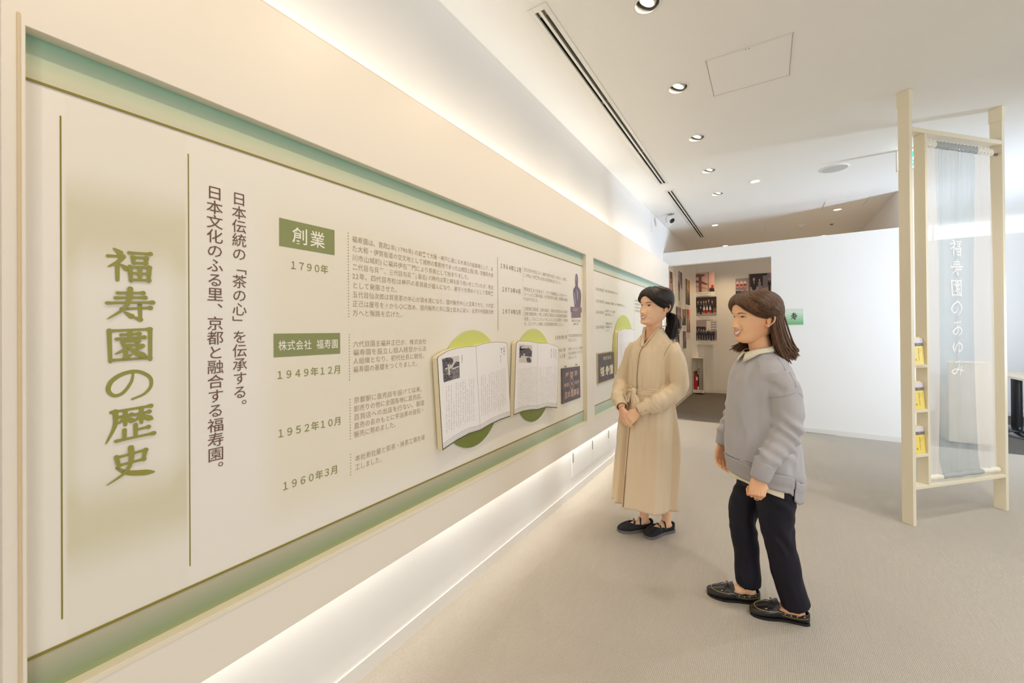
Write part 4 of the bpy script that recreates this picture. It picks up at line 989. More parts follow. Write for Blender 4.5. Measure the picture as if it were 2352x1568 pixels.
for (a, b_, m) in ((0.150, 0.292, M_clothW), (0.292, 0.702, M_clothB), (0.702, 0.878, M_clothW)):
    vs, fs = tube_vf([(a+(b_-a)*i/20, 0.030, 0.302+ZC+0.0015*math.sin(i*0.6)) for i in range(21)], [0.0190+0.0006*math.sin(i*0.9) for i in range(21)], 12); from_vf('bottom_hem', vs, fs, m, cur, True, True)
b = TextB()
for i, ch in enumerate('福寿園のあゆみ'): brush(b, ch, 0.452, 1.930-i*0.1435, 0.155, 0.118, 0.85)
b.make('banner_lettering', mat('white_banner_ink', (0.97, 0.95, 0.92), 0.8), lambda a, c: (a, cur_pt(a, c)-0.009, c+ZC), cur, True)

# brochures standing in the side shelves
M_yel = mat('yellow_cover', sr(246, 222, 110), 0.35); M_lil = mat('pale_cover_top', sr(226, 220, 226), 0.35); M_bphoto = mat('brochure_photo', sr(150, 140, 134), 0.4, var=(120, sr(96, 90, 86), 0.42, 0.6))
for i, (z, dx, lean, lab) in enumerate(((1.1025, 0.0, 0.10, 'top'), (0.7935, 0.006, 0.0, 'middle'), (0.486, 0.010, 0.02, 'lowest'))):
    M4 = Matrix.Translation((0.8585, 3.838, 0)) @ Matrix.Rotation(RZ, 4, 'Z') @ Matrix.Translation((0.062+dx*0.5, 0.006, z)) 
    loc = M4.to_translation()
    r = empty('brochure', loc, 'yellow tea brochure with pale top, standing in the %s screen shelf' % lab, 'brochure', 'yellow brochures in the screen shelves', rz=RZ)
    tl = math.radians(4)
    hw = 0.047
    def bp(a, h, d=0.0): return (a + lean*(h)*0.18, 0.006 + d + h*math.tan(tl), h)
    def slab(nm, h0, h1, m, d0, d1, p_, wob=False):
        vs = [bp(a, h, d) for d in (d0, d1) for a, h in ((-hw, h0), (hw, h0), (hw, h1), (-hw, h1))]
        bm = bmesh.new(); bv = [bm.verts.new(q) for q in vs]
        for f in ([0, 1, 2, 3], [7, 6, 5, 4], [0, 4, 5, 1], [1, 5, 6, 2], [2, 6, 7, 3], [3, 7, 4, 0]): bm.faces.new([bv[j] for j in f])
        return from_bm(nm, bm, m, p_, True)
    slab('pages', 0.001, 0.184, M_white, 0.0, 0.012, r)
    slab('cover_lower', 0.001, 0.128, M_yel, -0.001, 0.0, r); slab('cover_picture', 0.128, 0.150, M_bphoto, -0.001, 0.0, r); slab('cover_top', 0.150, 0.185, M_lil, -0.001, 0.0, r)
    slab('back_sheet', 0.002, 0.192, M_yel, 0.012, 0.0135, r)
    t = TextB()
    for k, c in enumerate('福寿園のあゆみ'): t.put(c, 0.0, 0.108-k*0.0125, 0.0095, 0.0115)
    for k, c in enumerate('宇治茶の'): t.put(c, 0.016, 0.108-k*0.0075, 0.006, 0.0065)
    for k, c in enumerate('歴史と心'): t.put(c, 0.032, 0.110-k*0.006, 0.004, 0.005)
    t.ring(-0.030, 0.034, 0.0075, 0.001, sq=False); t.put('福', -0.030, 0.034, 0.009, 0.009)
    t.make('cover_lettering', mat('cover_ink', sr(110, 92, 50), 0.5), lambda a, c: (lambda q: (q[0], q[1]-0.0014, q[2]))(bp(a, c)), r, True)

# ================================================================ FURNITURE IN THE FAR RIGHT ROOM
tb_ = empty('dining_table', (2.96, 7.88, 0), 'pale wooden table on black pedestals, at right edge behind the screen', 'table')
M_top = mat('maple_tabletop', (0.80, 0.68, 0.52), 0.35, var=(4, (0.76, 0.64, 0.48), 0.4, 0.6))
def rr_pts(cx, cy, w_, h_, r_, n=6, ang=0.0):
    out = []
    for qx, qy, a0 in ((1, 1, 0), (-1, 1, PI/2), (-1, -1, PI), (1, -1, 3*PI/2)):
        for i in range(n+1):
            a = a0 + i*PI/2/n; x = qx*(w_/2-r_)+r_*math.cos(a); y = qy*(h_/2-r_)+r_*math.sin(a)
            out.append((cx+x*math.cos(ang)-y*math.sin(ang), cy+x*math.sin(ang)+y*math.cos(ang)))
    return out
prism('tabletop', rr_pts(3.02, 7.88, 0.78, 1.35, 0.10), 0.700, 0.728, M_top, tb_, axis='z')
for (x, y) in ((2.806, 8.15), (2.800, 7.60)):
    vs, fs = lathe_vf([(0.052, 0.03), (0.050, 0.698)], 28, (x, y, 0), cap=True); pp = from_vf('pedestal', vs, fs, M_black, tb_, smooth=False)
    vs, fs = lathe_vf([(0.255, 0.0), (0.255, 0.012), (0.235, 0.020), (0.06, 0.030), (0.0005, 0.030)], 48, (x, y, 0)); from_vf('round_base', vs, fs, mat('polished_base', (0.10, 0.10, 0.105), 0.12, metal=0.9), pp, smooth=True)
bn = empty('bench', (2.01, 6.88, 0), 'pale wooden high-backed bench seen through the sheer curtain', 'bench')
M_bn = mat('bench_wood', (0.60, 0.50, 0.38), 0.45, var=(5, (0.54, 0.44, 0.33), 0.4, 0.6))
BX, BY = 0.05, -0.12
box('back_panel', 1.75+BX, 2.17+BX, 6.90+BY, 6.93+BY, 0.02, 0.945, M_bn, bn, 0.004); box('top_cap', 1.74+BX, 2.18+BX, 6.885+BY, 6.945+BY, 0.945, 0.965, M_top, bn, 0.003)
box('side_panel', 1.75+BX, 1.78+BX, 6.93+BY, 7.38+BY, 0.02, 0.62, M_bn, bn, 0.004); box('side_panel', 2.14+BX, 2.17+BX, 6.93+BY, 7.38+BY, 0.02, 0.62, M_bn, bn, 0.004)
box('seat', 1.78+BX, 2.14+BX, 6.93+BY, 7.40+BY, 0.40, 0.45, M_top, bn, 0.006)
for x in (1.76+BX, 2.12+BX):
    for y in (6.90+BY, 7.33+BY): box('foot', x, x+0.03, y, y+0.03, 0.0, 0.022, M_black, bn)

# ================================================================ PEOPLE
def union(parts, vox, smooth_n=6, sf=0.5):
    """joins overlapping closed shapes into one continuous surface"""
    V = []; F = []
    for vs, fs in parts:
        b = len(V); V += [tuple(v) for v in vs]; F += [[b+i for i in f] for f in fs]
    me = bpy.data.meshes.new('u'); me.from_pydata(V, [], F); me.update()
    bm = bmesh.new(); bm.from_mesh(me); bmesh.ops.recalc_face_normals(bm, faces=bm.faces); bm.to_mesh(me); bm.free()
    o = bpy.data.objects.new('u', me); COL.objects.link(o)
    m = o.modifiers.new('r', 'REMESH'); m.mode = 'VOXEL'; m.voxel_size = vox
    if smooth_n:
        s = o.modifiers.new('s', 'SMOOTH'); s.iterations = smooth_n; s.factor = sf
    bpy.context.view_layer.update()
    me2 = bpy.data.meshes.new_from_object(o.evaluated_get(bpy.context.evaluated_depsgraph_get()))
    vs = [v.co.copy() for v in me2.vertices]; fs = [list(p.vertices) for p in me2.polygons]; ns = [v.normal.copy() for v in me2.vertices]
    bpy.data.objects.remove(o); bpy.data.meshes.remove(me); bpy.data.meshes.remove(me2)
    return vs, fs, ns
def lerp_tab(tab, t):
    if t <= tab[0][0]: return tab[0][1:]
    if t >= tab[-1][0]: return tab[-1][1:]
    for i in range(len(tab)-1):
        if tab[i][0] <= t <= tab[i+1][0]:
            k = (t-tab[i][0])/(tab[i+1][0]-tab[i][0])
            p0 = tab[max(i-1, 0)]; p1 = tab[i]; p2 = tab[i+1]; p3 = tab[min(i+2, len(tab)-1)]
            out = []
            for c in range(1, len(p1)):
                h = p2[0]-p1[0]
                m1 = (p2[c]-p0[c])/(p2[0]-p0[0]) if p2[0] != p0[0] else 0; m2 = (p3[c]-p1[c])/(p3[0]-p1[0]) if p3[0] != p1[0] else 0
                out.append((2*k**3-3*k*k+1)*p1[c] + (k**3-2*k*k+k)*h*m1 + (-2*k**3+3*k*k)*p2[c] + (k**3-k*k)*h*m2)
            return out
def loft(rings, n=48, sub=6, fn=None, cap=True):
    """rings: (z, cx, cy, rx, ry) ascending; smooth elliptical loft"""
    zs = [r[0] for r in rings]; vs = []; fs = []; L = []
    for i in range(len(zs)-1):
        for k in range(sub): L.append(zs[i]+(zs[i+1]-zs[i])*k/sub)
    L.append(zs[-1])
    for z in L:
        cx, cy, rx, ry = lerp_tab(rings, z)
        for j in range(n):
            a = 2*PI*j/n; v = Vector((cx+rx*math.sin(a), cy-ry*math.cos(a), z))
            if fn: v = fn(v, a, z)
            vs.append(v)
    for i in range(len(L)-1):
        for j in range(n): a = i*n+j; b = i*n+(j+1) % n; fs.append([a, b, b+n, a+n])
    if cap: fs.append(list(range(n))[::-1]); fs.append([(len(L)-1)*n+j for j in range(n)])
    return vs, fs
def ellipsoid(c, r, M=None, n=20, m=14):
    vs = []; fs = []
    for i in range(m+1):
        t = PI*i/m
        for j in range(n):
            a = 2*PI*j/n; rr = max(math.sin(t), 0.001); v = Vector((r[0]*rr*math.cos(a), r[1]*rr*math.sin(a), r[2]*math.cos(t)))
            if M is not None: v = M @ v
            vs.append(v+Vector(c))
    for i in range(m):
        for j in range(n): a = i*n+j; b = i*n+(j+1) % n; fs.append([a, b, b+n, a+n])
    fs.append(list(range(n))); fs.append([m*n+j for j in range(n)])
    return vs, fs
def limb(pts, rads, n=20, sub=5):
    P = catmull(pts, sub); R_ = [v.x for v in catmull([(r, 0, 0) for r in rads], sub)]
    return tube_vf(P, R_, n)

# ---- head ---------------------------------------------------------------
HT = [  # z above chin, front y, back y, half width, y of widest point
 (-0.004, -0.052, 0.020, 0.022, -0.020), (0.004, -0.074, 0.034, 0.034, -0.012), (0.012, -0.0835, 0.045, 0.0415, -0.006), (0.022, -0.084, 0.056, 0.048, 0.000), (0.034, -0.0795, 0.066, 0.054, 0.006),
 (0.048, -0.0815, 0.074, 0.0595, 0.010), (0.064, -0.0805, 0.082, 0.064, 0.012), (0.080, -0.0795, 0.088, 0.068, 0.012), (0.098, -0.0785, 0.093, 0.071, 0.012), (0.115, -0.0785, 0.096, 0.0725, 0.012),
 (0.132, -0.0825, 0.097, 0.0735, 0.012), (0.150, -0.0820, 0.096, 0.0735, 0.012), (0.168, -0.0765, 0.092, 0.0715, 0.012), (0.186, -0.064, 0.082, 0.065, 0.011), (0.202, -0.044, 0.064, 0.052, 0.011), (0.214, -0.018, 0.040, 0.032, 0.011), (0.219, 0.004, 0.018, 0.010, 0.011)]
def gauss(x, s): return math.exp(-(x/s)**2)
def head_pt(phi, z, off=0.0, face=True, smile=1.0):
    yf, yb, w, yc = lerp_tab(HT, z)
    s, c = math.sin(phi), math.cos(phi)
    ex = 0.86
    x = w*(abs(s)**ex)*(1 if s >= 0 else -1) if c > 0 else w*s
    if c > 0: y = yc + (yf-yc)*(c**0.95)
    else: y = yc - (yb-yc)*c
    if face and c > 0:
        ax = abs(x); d = 0.0
        # nose
        t = (z-0.066)/(0.122-0.066)
        if -0.15 < t < 1.1:
            amp = 0.0235*max(0.0, 1-t)**0.85 if t > 0.14 else 0.0225*max(0.0, (t+0.15)/0.29)
            amp = max(amp, 0.0022*gauss(t-0.95, 0.3)); sg = 0.0075 + 0.0055*gauss(t-0.12, 0.25)
            d += amp*gauss(ax, sg)
            d += 0.0065*gauss(ax-0.0125, 0.0050)*gauss(t-0.09, 0.13)      # wings
        d -= 0.0080*gauss(ax-0.030, 0.0155)*gauss(z-0.1125, 0.0125)     # sockets
        d += 0.0030*gauss(ax-0.028, 0.020)*gauss(z-0.130, 0.008)          # brow
        d += 0.0035*gauss(ax-0.030, 0.010)*gauss(z-0.1125, 0.0065)      # lid bulge
        d += (0.0062*smile)*gauss(ax-0.036, 0.017)*gauss(z-0.083, 0.016)  # cheeks
        d -= (0.0035*smile)*gauss(ax-(0.021+(z-0.05)*-0.15+0.006), 0.0045)*gauss(z-0.060, 0.014)  # smile fold
        d += 0.0048*gauss(x, 0.016)*gauss(z-0.0525, 0.006)+0.0052*gauss(x, 0.014)*gauss(z-0.0385, 0.0055) - 0.0025*gauss(x, 0.016)*gauss(z-0.0455, 0.003)   # mouth mound
        d -= 0.0025*gauss(x, 0.018)*gauss(z-0.0290, 0.005)
        d += 0.0035*gauss(x, 0.015)*gauss(z-0.012, 0.010)
        y -= d
    if off:
        n = Vector((x/(w*w+1e-6), (y-yc)/((abs(yf-yc) if c > 0 else abs(yb-yc))**2+1e-6), 0))
        n = n.normalized() if n.length > 0 else Vector((0, 0, 1))
        up = max(0.0, (z-0.15)/0.07); n = (n + Vector((0, 0, up*1.6))).normalized()
        return Vector((x, y, z)) + n*off
    return Vector((x, y, z))
def front_y(x, z, smile=1.0):
    lo, hi = 0.0, PI/2
    yf, yb, w, yc = lerp_tab(HT, z); s = min(abs(x)/w, 0.999)**(1/0.86)
    p = head_pt(math.asin(s)*(1 if x >= 0 else -1), z, 0, True, smile)
    return p.y
def head_mesh(smile):
    vs = []; fs = []; nz = 110; n = 128
    Z = [-0.004+0.2225*(i/nz) for i in range(nz+1)]
    PH = []
    for j in range(n):
        t = j/n*2-1; PH.append(PI*(0.62*t+0.38*t**3))
    for z in Z:
        for p in PH: vs.append(head_pt(p, z, 0, True, smile))
    for i in range(nz):
        for j in range(n): a = i*n+j; b = i*n+(j+1) % n; fs.append([a, b, b+n, a+n])
    fs.append(list(range(n))[::-1]); fs.append([nz*n+j for j in range(n)])
    # ears
    for s in (-1, 1):
        M = Matrix.Translation((s*0.0725, 0.016, 0.088)) @ Matrix.Rotation(s*math.radians(-24), 4, 'Z') @ Matrix.Rotation(math.radians(-8), 4, 'X')
        hel = [(0.000, -0.008, 0.004), (0.003, -0.011, 0.018), (0.007, -0.006, 0.029), (0.010, 0.005, 0.033), (0.0125, 0.016, 0.027), (0.013, 0.020, 0.014), (0.011, 0.017, 0.000), (0.007, 0.009, -0.012), (0.003, 0.000, -0.021), (0.001, -0.006, -0.020), (0.000, -0.008, -0.010)]
        pts = [M @ Vector((s*a, b, c)) for a, b, c in hel]
        v2, f2 = tube_vf(catmull(pts, 5), 0.0034, 8); b0 = len(vs); vs += v2; fs += [[b0+q for q in f] for f in f2]
        v2, f2 = ellipsoid((0, 0, 0), (0.0035, 0.013, 0.021), M @ Matrix.Translation((s*0.004, 0.004, 0.006)) @ Matrix.Rotation(s*math.radians(20), 4, 'Z')); b0 = len(vs); vs += v2; fs += [[b0+q for q in f] for f in f2]
        v2, f2 = ellipsoid((0, 0, 0), (0.0042, 0.0065, 0.0075), M @ Matrix.Translation((s*0.003, -0.001, -0.015))); b0 = len(vs); vs += v2; fs += [[b0+q for q in f] for f in f2]
    return vs, fs
def ribbon_on_face(x0, x1, ztop, zbot, off, n=16, smile=1.0, nv=3):
    vs = []; fs = []
    for i in range(n+1):
        t = i/n; x = x0+(x1-x0)*t
        for k in range(nv):
            q = k/(nv-1); z = zbot(t)*(1-q)+ztop(t)*q
            vs.append(Vector((x, front_y(x, z, smile)-off, z)))
    for i in range(n):
        for k in range(nv-1): a = i*nv+k; fs.append([a, a+nv, a+nv+1, a+1])
    return vs, fs
def tube_on_face(pts, rad, off, n=7, smile=1.0, flat=1.0):
    P = catmull([(x, 0, z) for x, z in pts], 5); P = [Vector((p.x, front_y(p.x, p.z, smile)-off, p.z)) for p in P]
    m = len(P); return tube_vf(P, [max(0.0003, rad*math.sin(PI*(0.08+0.84*i/(m-1)))) for i in range(m)], n)
def xf(vf, M): return ([M @ Vector(v) for v in vf[0]], vf[1])
M_teeth = mat('teeth', (0.86, 0.84, 0.78), 0.25); M_eyew = mat('eye_white', (0.78, 0.76, 0.74), 0.2); M_iris = mat('dark_brown_iris', (0.02, 0.012, 0.008), 0.08)
def face_features(root, M, smile, browc, lipc, squint):
    mb = mat('eyebrow_hair', browc, 0.8); ml = mat('lip_skin', lipc, 0.35); mlash = mat('eyelash', (0.015, 0.010, 0.008), 0.6)
    for s in (-1, 1):
        hgt = 0.0058*(1-squint*0.58)
        zt = lambda t: 0.1125 + hgt*math.sin(PI*t)**0.8 + (0.0015*squint)*math.sin(PI*t)
        zb = lambda t: 0.1120 - hgt*0.72*math.sin(PI*t)**0.9 + 0.003*squint*math.sin(PI*t)
        x0, x1 = s*0.0180, s*0.0440
        v = xf(ribbon_on_face(x0, x1, zt, zb, 0.0006, 16, smile, 5), M); e = from_vf('eye', v[0], v[1], M_eyew, root, smooth=True)
        # iris clipped by the lids
        vs = []; cx = s*0.0295; cz = 0.1123+0.0008*squint; N = 20
        for i in range(N):
            a = 2*PI*i/N; x = cx+0.0052*math.cos(a); t = (x-x0)/(x1-x0); z = cz+0.0052*math.sin(a); z = min(max(z, zb(t)+0.0002), zt(t)-0.0002)
            vs.append(M @ Vector((x, front_y(x, z, smile)-0.0012, z)))
        from_vf('iris', vs, [list(range(N))], M_iris, e)
        v = xf(tube_on_face([(x0, 0.1118), (s*0.024, zt(.25)+0.0004), (s*0.031, zt(.5)+0.0006), (s*0.038, zt(.75)+0.0004), (s*0.0455, 0.1120)], 0.0012, 0.0010, 6, smile), M); from_vf('lashes', v[0], v[1], mlash, e, smooth=True)
        v = xf(tube_on_face([(s*0.014, 0.1285), (s*0.024, 0.1320), (s*0.036, 0.1325), (s*0.049, 0.1275)], 0.0021, 0.0004, 7, smile), M); from_vf('eyebrow', v[0], v[1], mb, root, smooth=True)
    # smiling open mouth
    W = 0.0262; c = 0.0080*smile
    up = lambda t: 0.0500 + c*(2*t-1)**2 + 0.0006; jaw = 0.0030*smile*smile
    lo = lambda t: 0.0422-jaw + (c+0.0078+jaw)*(2*t-1)**2 + 0.0002
    vm = xf(ribbon_on_face(-W, W, up, lo, 0.0008, 18, smile, 4), M); mo = from_vf('teeth', vm[0], vm[1], M_teeth, root, smooth=True)
    v = xf(tube_on_face([(-W-0.001, 0.0505+c), (-0.014, 0.0535+c*0.3), (-0.004, 0.0535), (0.0, 0.0528), (0.004, 0.0535), (0.014, 0.0535+c*0.3), (W+0.001, 0.0505+c)], 0.0024, 0.0010, 8, smile), M); from_vf('upper_lip', v[0], v[1], ml, root, smooth=True)
    v = xf(tube_on_face([(-W-0.001, 0.0500+c), (-0.015, 0.0422-jaw+c*0.25), (0.0, 0.0395-jaw), (0.015, 0.0422-jaw+c*0.25), (W+0.001, 0.0500+c)], 0.0034, 0.0008, 8, smile), M); from_vf('lower_lip', v[0], v[1], ml, root, smooth=True)
    for s in (-1, 1):   # nostrils
        v = xf(tube_on_face([(s*0.0045, 0.0672), (s*0.0075, 0.0678), (s*0.0105, 0.0672)], 0.0013, 0.0002, 6, smile), M); from_vf('nostril', v[0], v[1], mat('nostril_shade', (0.25, 0.10, 0.07), 0.8), root, smooth=True)

def hair_cap(line, thick, groove, flow, n=170, nz=44, seed=0):
    """line(phi)->hairline z; thick(phi,u)->offset; grooves follow the combing direction"""
    vs = []; fs = []
    for i in range(nz+1):
        u = i/nz
        for j in range(n):
            ph = -PI+2*PI*j/n; z0 = line(ph); z = z0+(0.2185-z0)*(u**0.9)
            th = thick(ph, u, z); g = groove*(math.sin(flow(ph, z)*1.0)*0.5 + 0.8*mn.noise(Vector((flow(ph, z)*0.35, u*1.2, seed))) + 0.4*math.sin(flow(ph, z)*2.7+seed))
            edge = min(1.0, u*7)
            vs.append(head_pt(ph, z, max(0.0005, (th+g)*edge + 0.0008), False))
    for i in range(nz):
        for j in range(n): a = i*n+j; b = i*n+(j+1) % n; fs.append([a, b, b+n, a+n])
    fs.append([nz*n+j for j in range(n)])
    return vs, fs
def locks(paths, count, rad, jit, seed=1, n=5, flat=0.55):
    """bundles of fine tapered locks; each path is a list of points, jittered per lock"""
    rnd = random.Random(seed); V = []; F = []
    for pth, share in paths:
        for _ in range(int(count*share)):
            o0 = Vector((rnd.gauss(0, jit), rnd.gauss(0, jit), rnd.gauss(0, jit*0.6))); o1 = o0*0.6+Vector((rnd.gauss(0, jit), rnd.gauss(0, jit), rnd.gauss(0, jit)))
            m = len(pth); P = []
            for i, p in enumerate(pth):
                t = i/(m-1); P.append(Vector(p)+o0*(1-t)*min(1, 0.35+t*2)+o1*t*1.3)
            P[-1] = P[-2]+(P[-1]-P[-2])*rnd.uniform(0.82, 1.06)
            Q = catmull(P, 5); k = len(Q); r = rad*rnd.uniform(0.6, 1.3)
            tube_vf(Q, [r*(1.0 if i < k*0.78 else 1.0-0.85*(i-k*0.78)/(k*0.22)) for i in range(k)], n, True, V, F, flat=flat)
    return V, F
def hair_mat(name, col, col2, scl=1.0):
    m = mat(name, col, 0.46, spec=0.45); k = NB(m)
    tc = k.n('ShaderNodeTexCoord'); mp = k.n('ShaderNodeMapping'); mp.inputs['Scale'].default_value = (70, 70, 14); k.l(tc.outputs['Object'], mp.inputs['Vector'])
    n = k.n('ShaderNodeTexNoise'); n.inputs['Scale'].default_value = 3.0; n.inputs['Detail'].default_value = 5; k.l(mp.outputs[0], n.inputs['Vector'])
    k.l(k.mix(k.smooth(n.outputs['Fac'], 0.2, 0.95), col, col2), k.b.inputs['Base Color'])
    bp = k.n('ShaderNodeBump'); bp.inputs['Strength'].default_value = 0.2; bp.inputs['Distance'].default_value = 0.002; k.l(n.outputs['Fac'], bp.inputs['Height']); k.l(bp.outputs[0], k.b.inputs['Normal'])
    return m

# ---- hand ---------------------------------------------------------------
def hand(wrist, fwd, normal, side, curl, scale=1.0, thumb_in=0.6, spread=0.06):
    """fwd: wrist->knuckles, normal: back of hand outwards, side: +1 when thumb lies to fwd x normal. returns tubes"""
    f = Vector(fwd).normalized(); nrm = Vector(normal); nrm = (nrm-f*nrm.dot(f)).normalized(); s = f.cross(nrm)*side; w = Vector(wrist); S = scale
    parts = []
    # palm as a lofted slab of overlapping rods
    for q, r in ((-0.030, 0.0105), (-0.016, 0.0125), (0.0, 0.0130), (0.015, 0.0125), (0.029, 0.0115)):
        kn = w+f*0.082*S+s*q*S*-1+nrm*(0.003-abs(q)*0.08)*S
        parts.append(tube_vf([w+s*(-q)*0.55*S, w+f*0.04*S+s*(-q)*0.9*S, kn], [r*1.15*S, r*1.1*S, r*0.92*S], 10))
    L = [(0.030, 0.023, 0.018, 0.0078), (0.040, 0.026, 0.020, 0.0085), (0.044, 0.029, 0.021, 0.0088), (0.040, 0.026, 0.020, 0.0085)]
    for i, q in enumerate((-0.029, -0.0105, 0.0085, 0.0275)):     # little, ring, middle, index (towards thumb is +)
        l1, l2, l3, r = L[i]; k = w+f*0.080*S+s*q*S+nrm*0.001
        a = curl*(1.0+0.08*(1-i)); d = (f+s*spread*(i-1.5)).normalized(); P = [w+f*0.055*S+s*q*0.95*S, k]
        R_ = [r*1.1*S, r*1.08*S]; ang = 0
        for l, aa in ((l1, a*0.9), (l2, a*1.15), (l3, a*0.8)):
            ang += aa; dd = d*math.cos(ang)-nrm*math.sin(ang); k = k+dd*l*S; P.append(k); R_.append(r*S*(0.98 if l != l3 else 0.80))
        parts.append(tube_vf(P, R_, 9)); parts.append(ellipsoid(P[-1], (r*0.80*S,)*3, None, 8, 6))
        for q_ in P[2:4]: parts.append(ellipsoid(q_, (r*1.03*S,)*3, None, 8, 6))
    # thumb from the side of the palm near its base
    b = w+f*0.018*S+s*0.022*S; P = [b, b+f*0.030*S+s*0.020*S-nrm*0.010*S, b+f*0.058*S+s*(0.030-0.012*thumb_in)*S-nrm*(0.014+0.012*thumb_in)*S, b+f*0.080*S+s*(0.034-0.030*thumb_in)*S-nrm*(0.016+0.018*thumb_in)*S]
    parts.append(tube_vf(P, [0.0135*S, 0.0115*S, 0.0098*S, 0.0082*S], 10)); parts.append(ellipsoid(P[-1], (0.0082*S,)*3, None, 8, 6))
    return parts

# ---- shoes --------------------------------------------------------------
def shoe_frame(heel, toe):
    h = Vector((heel[0], heel[1], 0)); t = Vector((toe[0], toe[1], 0)); d = (t-h); L = d.length; d.normalize(); s = Vector((-d.y, d.x, 0))
    return h, d, s, L
WP = [(0, 0.018, 0.0), (0.06, 0.029, 0), (0.2, 0.032, 0), (0.45, 0.034, 0), (0.68, 0.043, 0), (0.82, 0.041, 0), (0.92, 0.033, 0), (0.97, 0.025, 0), (1.0, 0.012, 0)]
def shoe_shell(F_, hts, opn, side, z0=0.008, thick=0.0):
    """U-shaped rings from heel to toe. hts: t->height, opn: t->open angle fraction"""
    h, d, s, L = F_; vs = []; fs = []; n = 28; m = 46
    for i in range(m+1):
        t = i/m; w = lerp_tab([(a, b) for a, b, _ in WP], t)[0]+thick; H = hts(t)+thick; o = opn(t); bend = side*0.010*math.sin(PI*t)
        for j in range(n+1):
            a = (-1+2*j/n)*PI*(1-o); x = w*math.sin(a)*(1.0 if abs(a) < PI/2 else 1); zz = z0 + H*0.5*(1-math.cos(a))
            sx = abs(math.sin(a))**0.7*(1 if math.sin(a) >= 0 else -1)*w
            vs.append(h+d*(t*L)+s*(sx+bend)+Vector((0, 0, zz)))
    for i in range(m):
        for j in range(n): a = i*(n+1)+j; fs.append([a, a+1, a+n+2, a+n+1])
    fs.append([j for j in range(n+1)][::-1]); fs.append([m*(n+1)+j for j in range(n+1)])
    return vs, fs
def sole(F_, side, z0, z1, grow):
    h, d, s, L = F_; P = []
    m = 26
    for sg in (1, -1):
        for i in range(m+1):
            t = i/m if sg == 1 else 1-i/m; w = lerp_tab([(a, b) for a, b, _ in WP], t)[0]+grow; P.append(h+d*(t*(L+2*grow)-grow)+s*(sg*w+side*0.010*math.sin(PI*t)))
    return P
def foot_parts(F_, side, ankle_top, r=0.034):
    h, d, s, L = F_
    a = h+d*0.055+Vector((0, 0, 0.075)); P = [h+d*(L*0.90)+Vector((0, 0, 0.020)), h+d*(L*0.70)+Vector((0, 0, 0.028)), h+d*(L*0.48)+Vector((0, 0, 0.040)), h+d*(L*0.28)+Vector((0, 0, 0.056)), a+Vector((0, 0, 0.02))]
    return [tube_vf([p+s*side*0.010*math.sin(PI*0.7) for p in P[:3]]+P[3:], [0.014, 0.024, 0.027, 0.030, 0.031], 14), ellipsoid(h+d*0.036+Vector((0, 0, 0.036)), (0.027, 0.027, 0.028)), limb([a-Vector((0, 0, 0.03)), a+Vector((0, 0, 0.03)), ankle_top], [0.030, 0.031, 0.040])]

def pmesh(name, vf, m, root, noise_fn=None, smooth=True):
    return from_vf(name, vf[0], vf[1], m, root, smooth=smooth)

# =============================== woman in the beige dress
A1 = (-0.685, 2.815, 0); TH1 = math.radians(-24)
SH1 = Matrix(((1, 0, .559*.075, -.559*.062), (0, 1, .83*.075, -.83*.062), (0, 0, 1, 0), (0, 0, 0, 1)))   # she leans back a little
W1 = Matrix.Translation(A1) @ Matrix.Rotation(TH1, 4, 'Z') @ SH1
per1 = empty('person', A1, 'smiling woman in long beige belted dress, black ponytail, hands clasped, facing wall', 'person')
M_skin = mat('skin', sr(248, 206, 170), 0.46, spec=0.35, var=(9, sr(242, 186, 150), 0.42, 0.66)); M_skin2 = mat('tanned_skin', sr(246, 196, 154), 0.46, spec=0.35, var=(9, sr(238, 176, 134), 0.42, 0.66))
def cloth(name, col, col2, sc=40, rough=0.85, bump=0.15, weave=900):
    m = mat(name, col, rough, spec=0.2); k = NB(m); tc = k.n('ShaderNodeTexCoord')
    n = k.n('ShaderNodeTexNoise'); n.inputs['Scale'].default_value = weave; n.inputs['Detail'].default_value = 2; k.l(tc.outputs['Object'], n.inputs['Vector'])
    k.l(k.mix(n.outputs['Fac'], col, col2), k.b.inputs['Base Color'])
    bp = k.n('ShaderNodeBump'); bp.inputs['Strength'].default_value = bump; bp.inputs['Distance'].default_value = 0.001; k.l(n.outputs['Fac'], bp.inputs['Height']); k.l(bp.outputs[0], k.b.inputs['Normal'])
    k.b.inputs['Sheen Weight'].default_value = 0.25; return m
M_dress = cloth('beige_dress_cloth', sr(236, 216, 186), sr(226, 204, 172), rough=0.5)
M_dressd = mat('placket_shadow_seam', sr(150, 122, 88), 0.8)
def loc1(*p): return W1 @ Vector(p)
def L1(parts): return [xf(q, W1) for q in parts]
F1R = shoe_frame((-0.681, 2.875), (-0.862, 2.708)); F1L = shoe_frame((-0.552, 2.910), (-0.679, 2.712))
HM1 = W1 @ Matrix.Translation((0.004, -0.014, 1.396)) @ Matrix.Rotation(math.radians(-9), 4, 'Z') @ Matrix.Rotation(math.radians(5), 4, 'Y') @ Matrix.Rotation(math.radians(3), 4, 'X') @ Matrix.Scale(1.13, 4)
sm1 = 0.9
torso = loft([(0.80, 0, 0, .15, .11), (0.90, 0, 0, .135, .10), (1.0, 0, 0, .120, .09), (1.12, 0, 0, .135, .10), (1.2, 0, -0.005, .13, .092), (1.265, 0, 0.008, .112, .064), (1.300, 0, 0.01, .092, .060), (1.335, 0, 0.012, .060, .052), (1.37, 0, 0.008, .052, .051), (1.44, 0, 0.004, .050, .052)], 40, 4)
WR1L, WR1R = (0.062, -0.178, 0.842), (-0.066, -0.188, 0.846)
